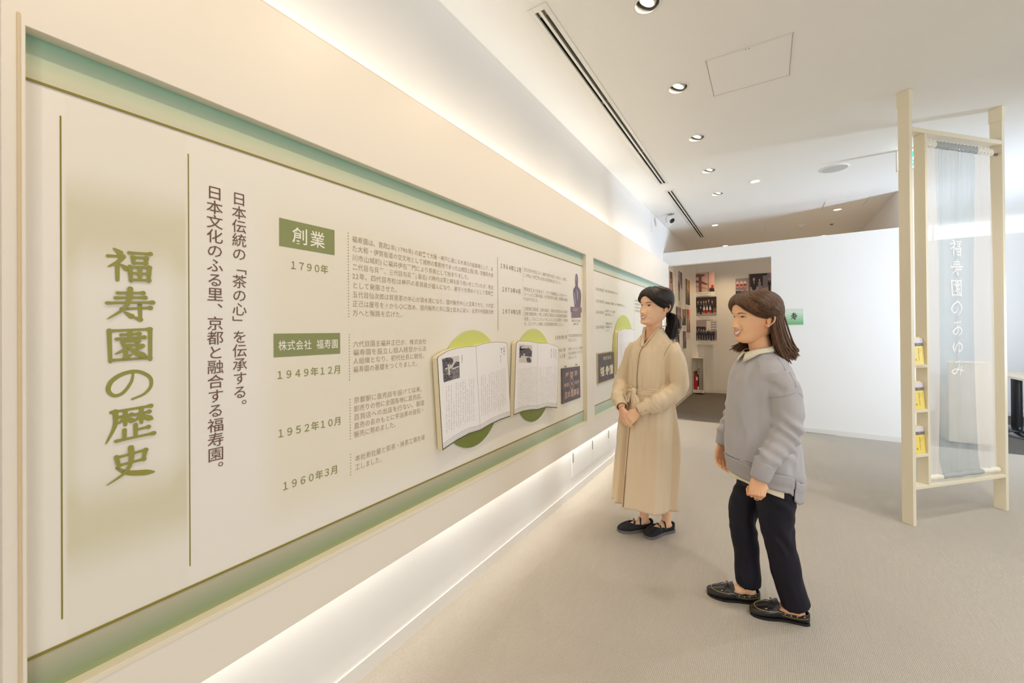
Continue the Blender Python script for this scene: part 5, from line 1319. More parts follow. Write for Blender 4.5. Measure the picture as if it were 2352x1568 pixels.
parts = [torso, limb([(.118, .01, 1.225), (.196, .01, 1.0), WR1L], [.036, .036, .024]), limb([(-.118, .01, 1.225), (-.205, -.01, 1.0), WR1R], [.036, .036, .024])]
parts = L1(parts)
parts += [limb([loc1(-.08, 0, .80), loc1(-.075, .0, .45), Vector((-0.716, 2.843, 0.16))], [.08, .055, .038]), limb([loc1(.08, 0, .80), loc1(.075, .0, .45), Vector((-0.584, 2.862, 0.16))], [.08, .055, .038])]
parts += foot_parts(F1R, 1, Vector((-0.716, 2.843, 0.17))) + foot_parts(F1L, -1, Vector((-0.584, 2.862, 0.17)))
bv = union(parts, 0.006, 5)
# hands: her left hand lies over the right one
hp = hand(WR1L, (-0.62, -0.30, -0.80), (0.25, -0.95, 0.10), 1, 0.50, 0.92, 0.5, 0.03)
hr = hand(WR1R, (0.38, -0.10, -0.92), (-0.35, -0.90, 0.05), -1, 0.42, 0.92, 0.5, 0.03)
hv1 = union(L1(hp), 0.0026, 3); hv2 = union(L1(hr), 0.0026, 3)
hd = xf(head_mesh(sm1), HM1)
V = []; F = []
for vs, fs in ((bv[0], bv[1]), (hv1[0], hv1[1]), (hv2[0], hv2[1]), hd):
    b = len(V); V += list(vs); F += [[b+i for i in f] for f in fs]
body1 = from_vf('body', V, F, M_skin, per1, smooth=True)
face_features(per1, HM1, sm1, (0.06, 0.035, 0.025), sr(214, 134, 118), 0.35)
# ring on her left hand
# dress bodice with full sleeves
bod = loft([(0.955, 0, 0, .142, .112), (1.0, 0, -0.004, .146, .124), (1.1, 0, -0.006, .151, .126), (1.2, 0, -0.004, .156, .118), (1.255, 0, 0.004, .158, .094), (1.292, 0, 0.010, .122, .078), (1.325, 0, 0.012, .086, .066), (1.355, 0, 0.012, .066, .060), (1.376, 0, 0.010, .061, .058)], 56, 5)
slL = limb([(.128, .008, 1.252), (.170, .012, 1.185), (.204, .018, 1.06), (.204, 0.008, .975), (.145, -.095, .900), (.098, -.150, .872)], [.052, .056, .056, .059, .062, .042])
slR = limb([(-.128, .008, 1.252), (-.168, .004, 1.185), (-.205, -.004, 1.06), (-.212, -.022, .970), (-.150, -.115, .900), (-.104, -.158, .874)], [.052, .056, .056, .059, .062, .042])
bd = union([bod, slL, slR], 0.0065, 7)
def fold(v, n, amp, sx, sz, seed):
    return v + n*amp*(mn.noise(Vector((v.x*sx, v.y*sx, v.z*sz+seed)))+0.5*mn.noise(Vector((v.x*sx*2.1, v.y*sx*2.1, v.z*sz*2.1-seed))))
vs = []
for v, n in zip(bd[0], bd[2]):
    q = fold(v, n, 0.0095, 22, 5, 3.0)
    # gathers above the cuffs and at the waist
    for c in ((.098, -.150, .872), (-.104, -.158, .874)):
        d = (v-Vector(c)).length
        if d < 0.11: q = q + n*0.0045*math.sin(v.x*230+v.z*170)*(1-d/0.11)
    if v.z < 1.03 and abs(v.x) < .15: q = q + n*0.0035*math.sin(math.atan2(v.x, -v.y)*26)*(1-(v.z-.955)/.075)
    vs.append(q)
keep = [f for f in bd[1] if not all(vs[i].z > 1.236 and vs[i].y < 0.0 and abs(vs[i].x) < (vs[i].z-1.244)*0.40+0.004 for i in f)]
keep = [f for f in keep if not all(vs[i].z > 1.366 for i in f)]
dr = from_vf('dress_bodice', [W1 @ v for v in vs], keep, M_dress, per1, smooth=True)
s_ = dr.modifiers.new('t', 'SOLIDIFY'); s_.thickness = 0.002; s_.offset = -1
def surf_y(z, x, rings):
    cx, cy, rx, ry = lerp_tab(rings, z); return cy-ry*math.sqrt(max(0, 1-((x-cx)/rx)**2))
BR1 = [(0.955, 0, 0, .142, .112), (1.0, 0, -0.004, .146, .124), (1.1, 0, -0.006, .151, .126), (1.2, 0, -0.004, .156, .118), (1.255, 0, 0.004, .158, .094), (1.292, 0, 0.010, .122, .078), (1.325, 0, 0.012, .086, .066), (1.355, 0, 0.012, .066, .060), (1.376, 0, 0.010, .061, .058)]
# collar bands along the V and round the neck
for s in (-1, 1):
    P = []
    for t in [i/10 for i in range(11)]:
        z = 1.248+(1.366-1.248)*t; x = s*((z-1.244)*0.40+0.003); P.append(Vector((x, surf_y(z, x, BR1)-0.004, z)))
    P += [Vector((s*0.059, -0.016, 1.374)), Vector((s*0.062, 0.012, 1.378)), Vector((s*0.048, 0.048, 1.380)), Vector((0, 0.069, 1.380))]
    v = tube_vf(P, 0.0105, 8, flat=0.30); v = xf(v, W1); from_vf('collar_band', v[0], v[1], M_dress, per1, smooth=True)
P = [Vector((0.001, surf_y(z, 0, BR1)-0.0045, z)) for z in [0.975+0.272*i/16 for i in range(17)]]
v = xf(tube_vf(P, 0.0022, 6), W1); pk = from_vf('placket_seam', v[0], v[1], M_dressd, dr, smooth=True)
M_btn = mat('shell_button', sr(196, 170, 130), 0.3)
for z in (1.242, 1.165, 1.085, 1.008):
    Mx = W1 @ Matrix.Translation((0.004, surf_y(z, 0, BR1)-0.009, z)) @ Matrix.Rotation(PI/2, 4, 'X'); v = lathe_vf([(0.0003, 0.002), (0.0045, 0.002), (0.0052, 0.0), (0.0045, -0.001)], 14, M=Mx); from_vf('button', v[0], v[1], M_btn, dr, smooth=True)
# cuffs
def cuff(a, b, r0, r1, m, root, nm='cuff', btn=True, W=None):
    P = [Vector(a)+(Vector(b)-Vector(a))*t for t in (0, .04, .5, .96, 1)]
    vf = tube_vf([W @ p for p in P], [r0*0.93, r0, (r0+r1)/2, r1, r1*0.90], 22, cap=False); c = from_vf(nm, vf[0], vf[1], m, root, smooth=True)
    so = c.modifiers.new('t', 'SOLIDIFY'); so.thickness = 0.003; so.offset = 1
    return c
c1 = cuff((.118, -.135, .882), (.064, -.176, .846), 0.041, 0.036, M_dress, per1, W=W1); c2 = cuff((-.124, -.143, .884), (-.068, -.185, .850), 0.041, 0.036, M_dress, per1, W=W1)
for t in (0.3, 0.75):
    p = Vector((.118, -.135, .882)).lerp(Vector((.064, -.176, .846)), t)+Vector((0.020, -0.034, -0.016)); v = xf(ellipsoid(p, (0.0045, 0.0045, 0.0045), None, 10, 8), W1); from_vf('button', v[0], v[1], M_btn, c1, smooth=True)
# skirt
def skirt_fn(v, a, z):
    t = max(0.0, (0.965-z)/0.83); s = math.sin
    aw = a if a < PI else a-2*PI; lf_ = 0.40+0.75*math.exp(-((aw+0.55)/0.5)**2)+0.6*math.exp(-((aw-1.85)/0.35)**2)+0.4*math.exp(-((abs(aw)-3.1)/0.7)**2)     # folds gather beside the smooth front panel
    pl = (0.010*s(a*7+0.6*s(z*5)+0.7)+0.006*s(a*13+1.3+z*2.4)*lf_*1.6+0.003*s(a*27+2.0))*min(1, t*2.2+0.12)*lf_*1.6
    pl += 0.009*max(0, s(a*11+0.5))**3*min(1, t*1.6)*lf_
    r = Vector((v.x, v.y, 0)); 
    if r.length > 0: v = v + r.normalized()*pl
    # button-front overlap stands a little proud, opening into a slit near the hem
    da = min(a, 2*PI-a)
    if t < 2 and (a < 0.35): v = v + Vector((0, -0.006*(1-a/0.35), 0))
    v.z += 0.006*s(a*3+1.0)*t*t
    return v
SK = [(0.200, 0.004, 0.003, .198, .168), (0.34, 0.004, 0.002, .196, .165), (0.55, 0.004, 0.0, .194, .162), (0.75, 0.0, 0.0, .187, .155), (0.88, 0, 0, .168, .138), (0.94, 0, 0, .145, .116), (0.970, 0, 0, .136, .106)]
sk = xf(loft(SK, 200, 12, skirt_fn, cap=False), W1); skirt = from_vf('skirt', sk[0], sk[1], M_dress, per1, smooth=True)
so = skirt.modifiers.new('t', 'SOLIDIFY'); so.thickness = 0.002; so.offset = -1
P = []
for i in range(30):
    z = 0.21+0.73*i/29; cx, cy, rx, ry = lerp_tab(SK, z); v_ = skirt_fn(Vector((cx, cy-ry, z)), 0.0001, z); P.append(Vector((v_.x-0.003, v_.y-0.0005, v_.z)))
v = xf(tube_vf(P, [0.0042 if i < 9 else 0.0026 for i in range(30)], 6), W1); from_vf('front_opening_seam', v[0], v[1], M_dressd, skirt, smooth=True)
# sash with knot, loop and tail
sh_ = loft([(0.928, 0, 0, .150, .121), (0.934, 0, 0, .153, .124), (0.955, 0, 0, .150, .120), (0.978, 0, 0, .150, .120), (0.984, 0, 0, .146, .116)], 80, 4, lambda v, a, z: v+Vector((v.x, v.y, 0)).normalized()*(0.003*math.sin(z*420+a*3)+0.002*math.sin(a*9)), cap=False)
v = xf(sh_, W1); sash = from_vf('sash', v[0], v[1], M_dress, per1, smooth=True); so = sash.modifiers.new('t', 'SOLIDIFY'); so.thickness = 0.003
kn = union([ellipsoid((-0.020, -0.134, 0.955), (0.021, 0.016, 0.024)), tube_vf(catmull([(-0.035, -0.132, 0.972), (-0.015, -0.146, 0.958), (0.000, -0.138, 0.938)], 5), 0.008, 10)], 0.003, 3)
v = xf((kn[0], kn[1]), W1); from_vf('sash_knot', v[0], v[1], M_dress, sash, smooth=True)
def flap(pts, wds, nm, curlv):
    P = catmull(pts, 6); Wd = [q.x for q in catmull([(w_, 0, 0) for w_ in wds], 6)]; vs = []; fs = []; n = 10
    for i, p in enumerate(P):
        for k in range(n+1):
            t = k/n-0.5; vs.append(p+Vector((Wd[i]*t*2, -curlv*math.cos(t*PI)*Wd[i]+0.004*math.sin(t*18+i*0.1), 0)))
    for i in range(len(P)-1):
        for k in range(n): a = i*(n+1)+k; fs.append([a, a+1, a+n+2, a+n+1])
    v = xf((vs, fs), W1); o = from_vf(nm, v[0], v[1], M_dress, sash, smooth=True); so = o.modifiers.new('t', 'SOLIDIFY'); so.thickness = 0.0035
flap([(-0.016, -0.144, 0.950), (0.012, -0.152, 0.915), (0.030, -0.158, 0.865), (0.016, -0.160, 0.825)], [0.010, 0.030, 0.036, 0.016], 'sash_tail', 0.35)
flap([(-0.026, -0.143, 0.948), (-0.045, -0.150, 0.915), (-0.050, -0.155, 0.880)], [0.008, 0.016, 0.014], 'sash_tail', 0.4)
v = xf(tube_vf(catmull([(-0.022, -0.145, 0.955), (-0.052, -0.152, 0.962), (-0.074, -0.146, 0.935), (-0.060, -0.148, 0.905), (-0.030, -0.146, 0.940)], 6), 0.0105, 10, flat=0.4), W1); from_vf('sash_loop', v[0], v[1], M_dress, sash, smooth=True)
# necklace
v = xf(tube_vf(catmull([(-0.050, -0.030, 1.345), (-0.026, -0.062, 1.312), (0.0, -0.078, 1.298), (0.026, -0.062, 1.312), (0.050, -0.030, 1.345)], 6), 0.0009, 6), W1); nk = from_vf('necklace', v[0], v[1], mat('gold', (0.75, 0.5, 0.2), 0.25, metal=1), per1, smooth=True)
v = xf(ellipsoid((0, -0.081, 1.294), (.0032, .0032, .0032), None, 10, 8), W1); from_vf('pendant', v[0], v[1], M_teeth, nk, smooth=True)
# hair: black, swept over the temple into a low ponytail
M_h1 = hair_mat('black_hair', (0.012, 0.008, 0.006), (0.035, 0.022, 0.015))
def line1(ph):
    a = abs(ph); return lerp_tab([(0, .168), (0.4, .155), (0.8, .131), (1.1, .112), (1.35, .101), (1.6, .093), (1.8, .082), (2.0, .060), (2.4, .040), (3.15, .034)], a)[0]
th1 = lambda ph, u, z: 0.006+0.015*math.sin(PI*min(1, u*1.05))**0.6*(0.65+0.35*min(1, abs(ph)/1.5))
cap = xf(hair_cap(line1, th1, 0.0011, lambda ph, z: (z*1.0)*320+ph*22, seed=2), HM1); hr1 = from_vf('hair', cap[0], cap[1], M_h1, per1, smooth=True)
Pn = []
for s in (1, -1):
    for k in range(14):
        q = k/13; st = head_pt(s*(0.10+0.25*q), .182+.030*q, .0125, False); mid = head_pt(s*(0.72+0.35*q), .150+.050*q**1.3, .0150, False); m2 = head_pt(s*(1.32+0.3*q), .117+.066*q**1.3, .0165, False); m3 = head_pt(s*(1.95+0.2*q), .098+.060*q**1.4, .0140, False); ed = Vector((s*0.010, 0.110, 0.064+.012*q))
        Pn.append(([st, mid, m2, m3, ed], 1/28))
    for k in range(3):     # strands that soften the hairline
        P_ = [head_pt(s*ph, line1(s*ph)+.003+.004*k, .0035+.002*k, False) for ph in (.12, .35, .6, .85, 1.1, 1.35, 1.6)]; Pn.append((P_+[head_pt(s*2.1, .088, .012, False), Vector((s*0.010, 0.108, 0.062))], 1/28))
lk = xf(locks(Pn, 560, 0.0019, 0.0018, 5), HM1); o = from_vf('swept_locks', lk[0], lk[1], M_h1, hr1, smooth=True); o['kind'] = 'stuff'
pony = [([(0.010, 0.104, 0.062), (0.034, 0.120, 0.038), (0.052, 0.116, -0.005), (0.056, 0.100, -0.045), (0.056, 0.092, -0.078)], 0.6), ([(0.006, 0.104, 0.058), (0.026, 0.116, 0.020), (0.036, 0.112, -0.025), (0.044, 0.102, -0.068)], 0.4)]
lk = xf(locks(pony, 620, 0.0024, 0.0105, 9), HM1); o = from_vf('ponytail', lk[0], lk[1], M_h1, hr1, smooth=True); o['kind'] = 'stuff'
v = xf(tube_vf([(0.0, 0.100, 0.062), (0.006, 0.112, 0.056)], 0.0135, 12), HM1); from_vf('hair_tie', v[0], v[1], M_black, hr1, smooth=True)
# shoes: black mary janes on thick grey soles
M_felt = mat('black_felt', (0.012, 0.012, 0.016), 0.85, bump=(700, 0.3, 0.001)); M_sole = mat('grey_rubber_sole', (0.16, 0.145, 0.14), 0.6); M_patent = mat('patent_strap', (0.01, 0.01, 0.01), 0.15)
for F_, sd in ((F1R, 1), (F1L, -1)):
    h, d, s, L = F_
    hts = lambda t: 0.058 - 0.020*math.sin(PI*min(1, t/0.5))*0.6 - 0.012*t if t < 0.62 else 0.050-0.036*((t-0.62)/0.38)**1.6
    opn = lambda t: 0.26 + 0.06*math.sin(PI*t/0.62) if t < 0.56 else max(0.0, 0.30*(1-(t-0.56)/0.14))
    v = shoe_shell(F_, hts, opn, sd, 0.012); so_ = from_vf('shoe', v[0], v[1], M_felt, per1, smooth=True); mm = so_.modifiers.new('t', 'SOLIDIFY'); mm.thickness = 0.003; mm.offset = 0
    P = sole(F_, sd, 0, 0.02, 0.003); bm = bmesh.new(); top = []
    lo = [bm.verts.new((p.x, p.y, 0.0)) for p in P]; hi = [bm.verts.new((p.x, p.y, 0.018)) for p in P]
    bm.faces.new(lo[::-1]); bm.faces.new(hi)
    for i in range(len(P)): bm.faces.new([lo[i], lo[(i+1) % len(P)], hi[(i+1) % len(P)], hi[i]])
    bmesh.ops.remove_doubles(bm, verts=bm.verts, dist=0.0004); from_bm('sole', bm, M_sole, so_)
    for t0, t1, hh in ((0.42, 0.30, 0.082), (0.60, 0.46, 0.066)):
        a = h+d*(t0*L)+s*0.038+Vector((0, 0, 0.042)); b_ = h+d*(t1*L)-s*0.038+Vector((0, 0, 0.042)); c_ = h+d*((t0+t1)/2*L)+Vector((0, 0, hh))
        a2 = a.lerp(c_, .55)+Vector((0, 0, .012))+s*.004; b2 = b_.lerp(c_, .55)+Vector((0, 0, .012))-s*.004
        vf = tube_vf(catmull([a, a2, c_, b2, b_], 5), 0.0052, 8, flat=0.35); from_vf('strap', vf[0], vf[1], M_patent, so_, smooth=True)

# =============================== woman in the grey sweater
A2 = (-0.030, 2.313, 0); TH2 = math.radians(-60)
W2 = Matrix.Translation(A2) @ Matrix.Rotation(TH2, 4, 'Z')
per2 = empty('person', A2, 'laughing woman in loose grey sweater and dark trousers, brown shoulder-length hair, facing left', 'person')
def loc2(*p): return W2 @ Vector(p)
def L2(parts): return [xf(q, W2) for q in parts]
F2N = shoe_frame((0.150, 2.316), (-0.080, 2.257)); F2F = shoe_frame((-0.045, 2.376), (-0.272, 2.312))
HM2 = W2 @ Matrix.Translation((-0.004, -0.022, 1.300)) @ Matrix.Rotation(math.radians(6), 4, 'Z') @ Matrix.Rotation(math.radians(3), 4, 'Y') @ Matrix.Rotation(math.radians(5), 4, 'X') @ Matrix.Scale(1.09, 4)
sm2 = 1.25
torso = loft([(0.70, 0, 0.020, .100, .062), (0.85, 0, 0, .125, .09), (0.95, 0, 0, .120, .09), (1.08, 0, 0, .135, .095), (1.15, 0, 0, .120, .085), (1.20, 0, 0.01, .10, .062), (1.225, 0, 0.012, .07, .056), (1.25, 0, 0.008, .053, .051), (1.33, 0, -0.012, .048, .050)], 40, 4)
WN, WF = (.196, -.122, .706), (-.196, -.092, .742)
parts = L2([torso, limb([(.110, .01, 1.13), (.184, .012, 1.02), (.197, .004, .91), WN], [.034, .030, .028, .024]), limb([(-.110, .01, 1.13), (-.190, -.010, .95), WF], [.036, .034, .024])])
parts += [limb([loc2(.075, .014, .72), loc2(.084, .026, .42), Vector((0.100, 2.302, 0.16))], [.055, .040, .032]), limb([loc2(-.072, .014, .72), loc2(-.078, -.055, .42), Vector((-0.093, 2.362, 0.16))], [.055, .040, .032])]
parts += foot_parts(F2N, -1, Vector((0.099, 2.303, 0.17))) + foot_parts(F2F, 1, Vector((-0.094, 2.362, 0.17)))
bv = union(parts, 0.006, 5)
hn = union(L2(hand(WN, (0.0, -0.10, -1.0), (0.97, -0.15, 0.0), -1, 1.15, 0.90, 0.9, 0.02)), 0.0026, 3)
hf = union(L2(hand(WF, (0.02, -0.14, -1.0), (-0.97, -0.20, 0.0), 1, 0.55, 0.90, 0.4, 0.05)), 0.0026, 3)
hd = xf(head_mesh(sm2), HM2); V = []; F = []
for vs, fs in ((bv[0], bv[1]), (hn[0], hn[1]), (hf[0], hf[1]), hd):
    b = len(V); V += list(vs); F += [[b+i for i in f] for f in fs]
from_vf('body', V, F, M_skin2, per2, smooth=True)
face_features(per2, HM2, sm2, (0.14, 0.08, 0.045), sr(214, 132, 114), 0.9)
# ring, earring
p = Vector(WN)+Vector((0.006, -0.012, -0.090)); v = xf(lathe_vf([(0.0088, -0.0012), (0.0096, 0), (0.0088, 0.0012)], 20, p), W2); from_vf('finger_ring', v[0], v[1], mat('ring_gold', (0.8, 0.5, 0.25), 0.2, metal=1), per2, smooth=True)
v = xf(ellipsoid((0.079, 0.012, 0.068), (.003, .003, .003), None, 10, 8), HM2); from_vf('earring', v[0], v[1], mat('pearl', (0.9, 0.88, 0.8), 0.15), per2, smooth=True)
# sweater
M_swt = cloth('grey_knit', sr(190, 187, 190), sr(178, 175, 178), weave=500, bump=0.3)
SW = [(0.640, 0, 0.010, .168, .148), (0.665, 0, 0.010, .178, .156), (0.75, 0, 0.006, .176, .158), (0.9, 0, 0.0, .166, .150), (1.03, 0, -0.002, .162, .138), (1.12, 0, 0.0, .168, .122), (1.175, 0, 0.004, .164, .104), (1.212, 0, 0.010, .130, .086), (1.236, 0, 0.010, .090, .070), (1.252, 0, 0.006, .070, .062)]
bod = loft(SW, 64, 5)
sN = limb([(.138, .006, 1.150), (.172, .012, 1.09), (.196, .012, .98), (.198, -.006, .89), (.198, -.068, .805), (.197, -.096, .760)], [.060, .061, .056, .053, .048, .040])
sF = limb([(-.138, .006, 1.150), (-.170, .006, 1.09), (-.196, -.004, .98), (-.198, -.022, .90), (-.197, -.060, .83), (-.197, -.076, .785)], [.062, .064, .060, .056, .048, .039])
def hem_dz(v):
    a = math.atan2(v.x, -v.y); return 0.012+0.030*math.cos(a)-(0.030 if math.cos(a) < -0.15 else 0.0)*min(1, (-0.15-math.cos(a))/0.3 if math.cos(a) < -0.15 else 0)
sw = union([bod, sN, sF], 0.0070, 7); vs = []
for v, n in zip(sw[0], sw[2]):
    q = fold(v, n, 0.010, 15, 6.5, 8.0)
    if v.x > .160 or v.x < -.160:
        k = math.exp(-((v.z-.92)/.07)**2)+math.exp(-((v.z-.80)/.045)**2); w_ = mn.noise(Vector((v.x*9, v.y*9, v.z*7))); q = q + n*0.0075*k*(math.sin(v.z*105+v.y*75+w_*5)+0.2)*(0.35+abs(w_)*1.5)
    k = math.exp(-((v.z-1.10)/.05)**2)*math.exp(-((abs(v.x)-.19)/.04)**2); q = q - n*0.008*k*max(0, math.sin(v.z*60+v.y*40))
    # hem: dips at back and at the sides, side vents
    if v.z < 0.705 and abs(v.x) < .19: q = q - n*0.007*min(1.0, (0.705-v.z)/0.02)
    if v.z < 0.74 and abs(v.x) < .20: q = q + Vector((0, 0, hem_dz(v)*min(1.0, (0.76-v.z)/0.08)))
    vs.append(q)
keep = [f for f in sw[1] if not all(vs[i].z > 1.243 and abs(vs[i].x) < .075 for i in f) and not all(sw[0][i].z < 0.662 for i in f)]
swt = from_vf('sweater', [W2 @ v for v in vs], keep, M_swt, per2, smooth=True)
# rib at the neck, cuffs and hem
v = xf(tube_vf([(0.069*math.sin(a), 0.006-0.061*math.cos(a), 1.248-0.012*math.cos(a)) for a in [2*PI*i/36 for i in range(37)]], 0.0075, 8), W2); from_vf('neck_rib', v[0], v[1], M_swt, swt, smooth=True)
M_rib = cloth('ribbed_knit', sr(186, 182, 185), sr(170, 167, 170), weave=300, bump=0.5)
def ribcuff(a, b, r0, r1):
    P = [W2 @ Vector(a).lerp(Vector(b), t) for t in (0, .1, .5, .9, 1)]; vf = tube_vf(P, [r0*.96, r0, (r0+r1)/2, r1, r1*.9], 60, cap=False)
    n = 60; vv = []
    for i, q in enumerate(vf[0]):
        c = P[i//n]; vv.append(c+(q-c)*(1+0.018*(1 if (i % n) % 2 else -1)))
    o = from_vf('cuff', vv, vf[1], M_rib, swt, smooth=True); so = o.modifiers.new('t', 'SOLIDIFY'); so.thickness = 0.003
ribcuff((.197, -.091, .775), (.196, -.119, .700), 0.044, 0.038); ribcuff((-.197, -.072, .800), (-.196, -.090, .742), 0.042, 0.036)
def band(a0, a1, z0, z1, grow, ribs, dz):
    vs = []; fs = []; n = 150; m = 8
    for j in range(m+1):
        z = z0+(z1-z0)*j/m; cx, cy, rx, ry = lerp_tab(SW, max(z, .652))
        for i in range(n+1):
            a = a0+(a1-a0)*i/n; g = grow-0.004*(1-j/m)+0.0012*math.sin(a*ribs); v = Vector((cx+(rx+g)*math.sin(a), cy-(ry+g)*math.cos(a), z)); v.z += dz(v); vs.append(v)
    for j in range(m):
        for i in range(n): q = j*(n+1)+i; fs.append([q, q+1, q+n+2, q+n+1])
    return vs, fs
for a0, a1 in ((-1.95, 1.80), (1.86, 4.27)):    # front and back hem ribs part at the side vents
    v = xf(band(a0, a1, 0.622 if a0 < 0 else 0.604, 0.700, 0.004, 110, hem_dz), W2); o = from_vf('hem_rib', v[0], v[1], M_rib, swt, smooth=True); so = o.modifiers.new('t', 'SOLIDIFY'); so.thickness = 0.004
v = xf(band(-1.6, 1.55, 0.596, 0.66, -0.006, 12, lambda v: hem_dz(v)+0.010*math.sin(math.atan2(v.x, -v.y)*2.2)), W2); o = from_vf('shirt_tail', v[0], v[1], cloth('cream_shirt_tail', sr(244, 238, 214), sr(238, 230, 204), weave=800), per2, smooth=True); so = o.modifiers.new('t', 'SOLIDIFY'); so.thickness = 0.0015
from mathutils.bvhtree import BVHTree
def on_cloth(o, pts, rad, m, parent, W, d):
    me = o.data; bv_ = BVHTree.FromPolygons([v.co for v in me.vertices], [list(p.vertices) for p in me.polygons]); off = wl(o); P = []
    D_ = (W.to_3x3() @ Vector(d)).normalized()
    for p in catmull(pts, 8):
        h_ = bv_.ray_cast((W @ p)-off+D_*0.12, -D_, 0.25)
        if h_[0] is not None: P.append(h_[0]+off)
    P = [P[0]]+[(P[i-1]+P[i]*2+P[i+1])/4 for i in range(1, len(P)-1)]+[P[-1]]
    vf = tube_vf(P, rad, 6); return from_vf('seam', vf[0], vf[1], m, parent, smooth=True)
# shoulder seam
M_seam = mat('knit_seam', sr(160, 154, 156), 0.9)
for L_, d_ in (([(.110, .014, 1.22), (.150, .016, 1.185), (.185, .018, 1.14), (.206, .020, 1.08)], (.7, 0, .7)), ([(.206, .020, 1.08), (.200, -.015, 1.066), (.192, -.045, 1.058), (.180, -.068, 1.05)], (1, -.35, 0.1)), ([(.206, .020, 1.08), (.202, .045, 1.066), (.190, .068, 1.045)], (1, .35, .1))): on_cloth(swt, L_, 0.0014, M_seam, swt, W2, d_)
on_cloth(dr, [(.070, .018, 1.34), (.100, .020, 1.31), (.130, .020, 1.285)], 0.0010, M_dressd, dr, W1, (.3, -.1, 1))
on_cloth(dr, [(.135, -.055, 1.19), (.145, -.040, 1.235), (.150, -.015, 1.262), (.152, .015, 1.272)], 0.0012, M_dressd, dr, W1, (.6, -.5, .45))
# shirt under it
M_shirt = cloth('cream_shirt', sr(242, 236, 214), sr(236, 228, 204), weave=800)
for s in (-1, 1):    # collar points
    pts = [(s*0.004, -0.063, 1.247), (s*0.030, -0.068, 1.249), (s*0.056, -0.040, 1.262), (s*0.064, 0.010, 1.272), (s*0.040, 0.052, 1.282), (0.0, 0.064, 1.284)]
    low = [(s*0.012, -0.078, 1.234), (s*0.034, -0.100, 1.196), (s*0.078, -0.048, 1.240), (s*0.083, 0.012, 1.252), (s*0.052, 0.066, 1.262), (0.0, 0.080, 1.264)]
    A_ = [Vector(p) for p in pts]; B_ = [Vector(p) for p in low]; A_ = [A_[0], A_[0].lerp(A_[1], .5)]+A_[1:]; B_ = [B_[0], B_[0].lerp(B_[1], .5)]+B_[1:]; vs = []; fs = []
    for a, b_ in zip(A_, B_): vs += [a, a.lerp(b_, .5)+Vector((0, 0, .005)), b_]
    for i in range(len(A_)-1):
        for k in (0, 1): q = i*3+k; fs.append([q, q+3, q+4, q+1])
    v = xf((vs, fs), W2); o = from_vf('shirt_collar', v[0], v[1], M_shirt, per2, smooth=True); so = o.modifiers.new('t', 'SOLIDIFY'); so.thickness = 0.003
# trousers
M_tr = mat('navy_trouser_cloth', (0.0070, 0.0062, 0.0150), 0.65, spec=0.3, bump=(500, 0.1, 0.0006))
hip = loft([(0.58, 0, 0.026, .138, .092), (0.66, 0, 0.024, .148, .102), (0.76, 0, 0.012, .146, .104), (0.84, 0, 0, .14, .100)], 48, 4)
iv = W2.inverted(); aN = iv @ Vector((0.101, 2.303, 0.078)); aF = iv @ Vector((-0.088, 2.364, 0.078))
kN = Vector((.085, .028, .40)); kF = Vector((-.078, -.050, .41))
legN = limb([(.078, .014, .72), (.078, .018, .60), kN+Vector((0, -.006, .04)), (kN+aN)/2+Vector((0, -.004, 0)), aN], [.080, .085, .068, .062, .060], 26)
legF = limb([(-.074, .026, .72), (-.076, .018, .60), kF+Vector((0, 0, .03)), (kF+aF)/2+Vector((0, .004, 0)), aF+Vector((0, -.004, 0))], [.078, .080, .066, .058, .055], 26)
tv = union([hip, legN, legF], 0.0065, 5); vs = []
for v, n in zip(tv[0], tv[2]):
    q = fold(v, n, 0.007, 12, 7, 1.5)
    k = math.exp(-((v.z-.40)/.07)**2)*(1 if v.y > -0.02 else .35)+0.7*math.exp(-((v.z-.58)/.05)**2); w_ = mn.noise(Vector((v.x*10, v.y*10, v.z*6))); q = q + n*0.0040*k*math.sin(v.z*70+v.y*60+w_*6)
    vs.append(q)
keep = [f for f in tv[1] if not all(vs[i].z < 0.082 and (((vs[i]-aN).xy.length < .052) or ((vs[i]-aF).xy.length < .046)) for i in f)]
tro = from_vf('trousers', [W2 @ v for v in vs], keep, M_tr, per2, smooth=True)
# hair: brown, half tied back, ends at the shoulders
M_h2 = hair_mat('brown_hair', (0.055, 0.024, 0.010), (0.22, 0.10, 0.038))
def line2(ph):
    a = abs(ph); return lerp_tab([(0, .170), (0.4, .158), (0.8, .135), (1.1, .115), (1.4, .104), (1.7, .096), (1.95, .060), (2.3, .030), (3.15, .020)], a)[0]
th2 = lambda ph, u, z: 0.007+0.020*math.sin(PI*min(1, u*1.02))**0.55*(0.55+0.45*min(1, abs(ph)/1.4))
cap = xf(hair_cap(line2, th2, 0.0013, lambda ph, z: z*300+ph*26, seed=6), HM2); hr2 = from_vf('hair', cap[0], cap[1], M_h2, per2, smooth=True)
Pn = []
for s in (1, -1):
    for k in range(14):
        ph = s*(0.12+0.055*k); st_ = head_pt(ph, .207-.0042*k, .018, False); mid = head_pt(s*(1.05+0.03*k), .176-.0045*k, .022, False); m2 = head_pt(s*1.9, .140-.002*k, .020, False); en = head_pt(s*2.8, .118-.001*k, .016, False)
        Pn.append(([st_, mid, m2, en], 1/28))
    for k in range(3):
        P_ = [head_pt(s*ph, line2(s*ph)+.003+.005*k, .004+.003*k, False) for ph in (.10, .35, .6, .85, 1.1, 1.35, 1.6)]; Pn.append((P_+[head_pt(s*2.2, .100, .014, False)], 1/28))
lk = xf(locks(Pn, 800, 0.0018, 0.0026, 15), HM2); o = from_vf('swept_locks', lk[0], lk[1], M_h2, hr2, smooth=True); o['kind'] = 'stuff'
Pl = []
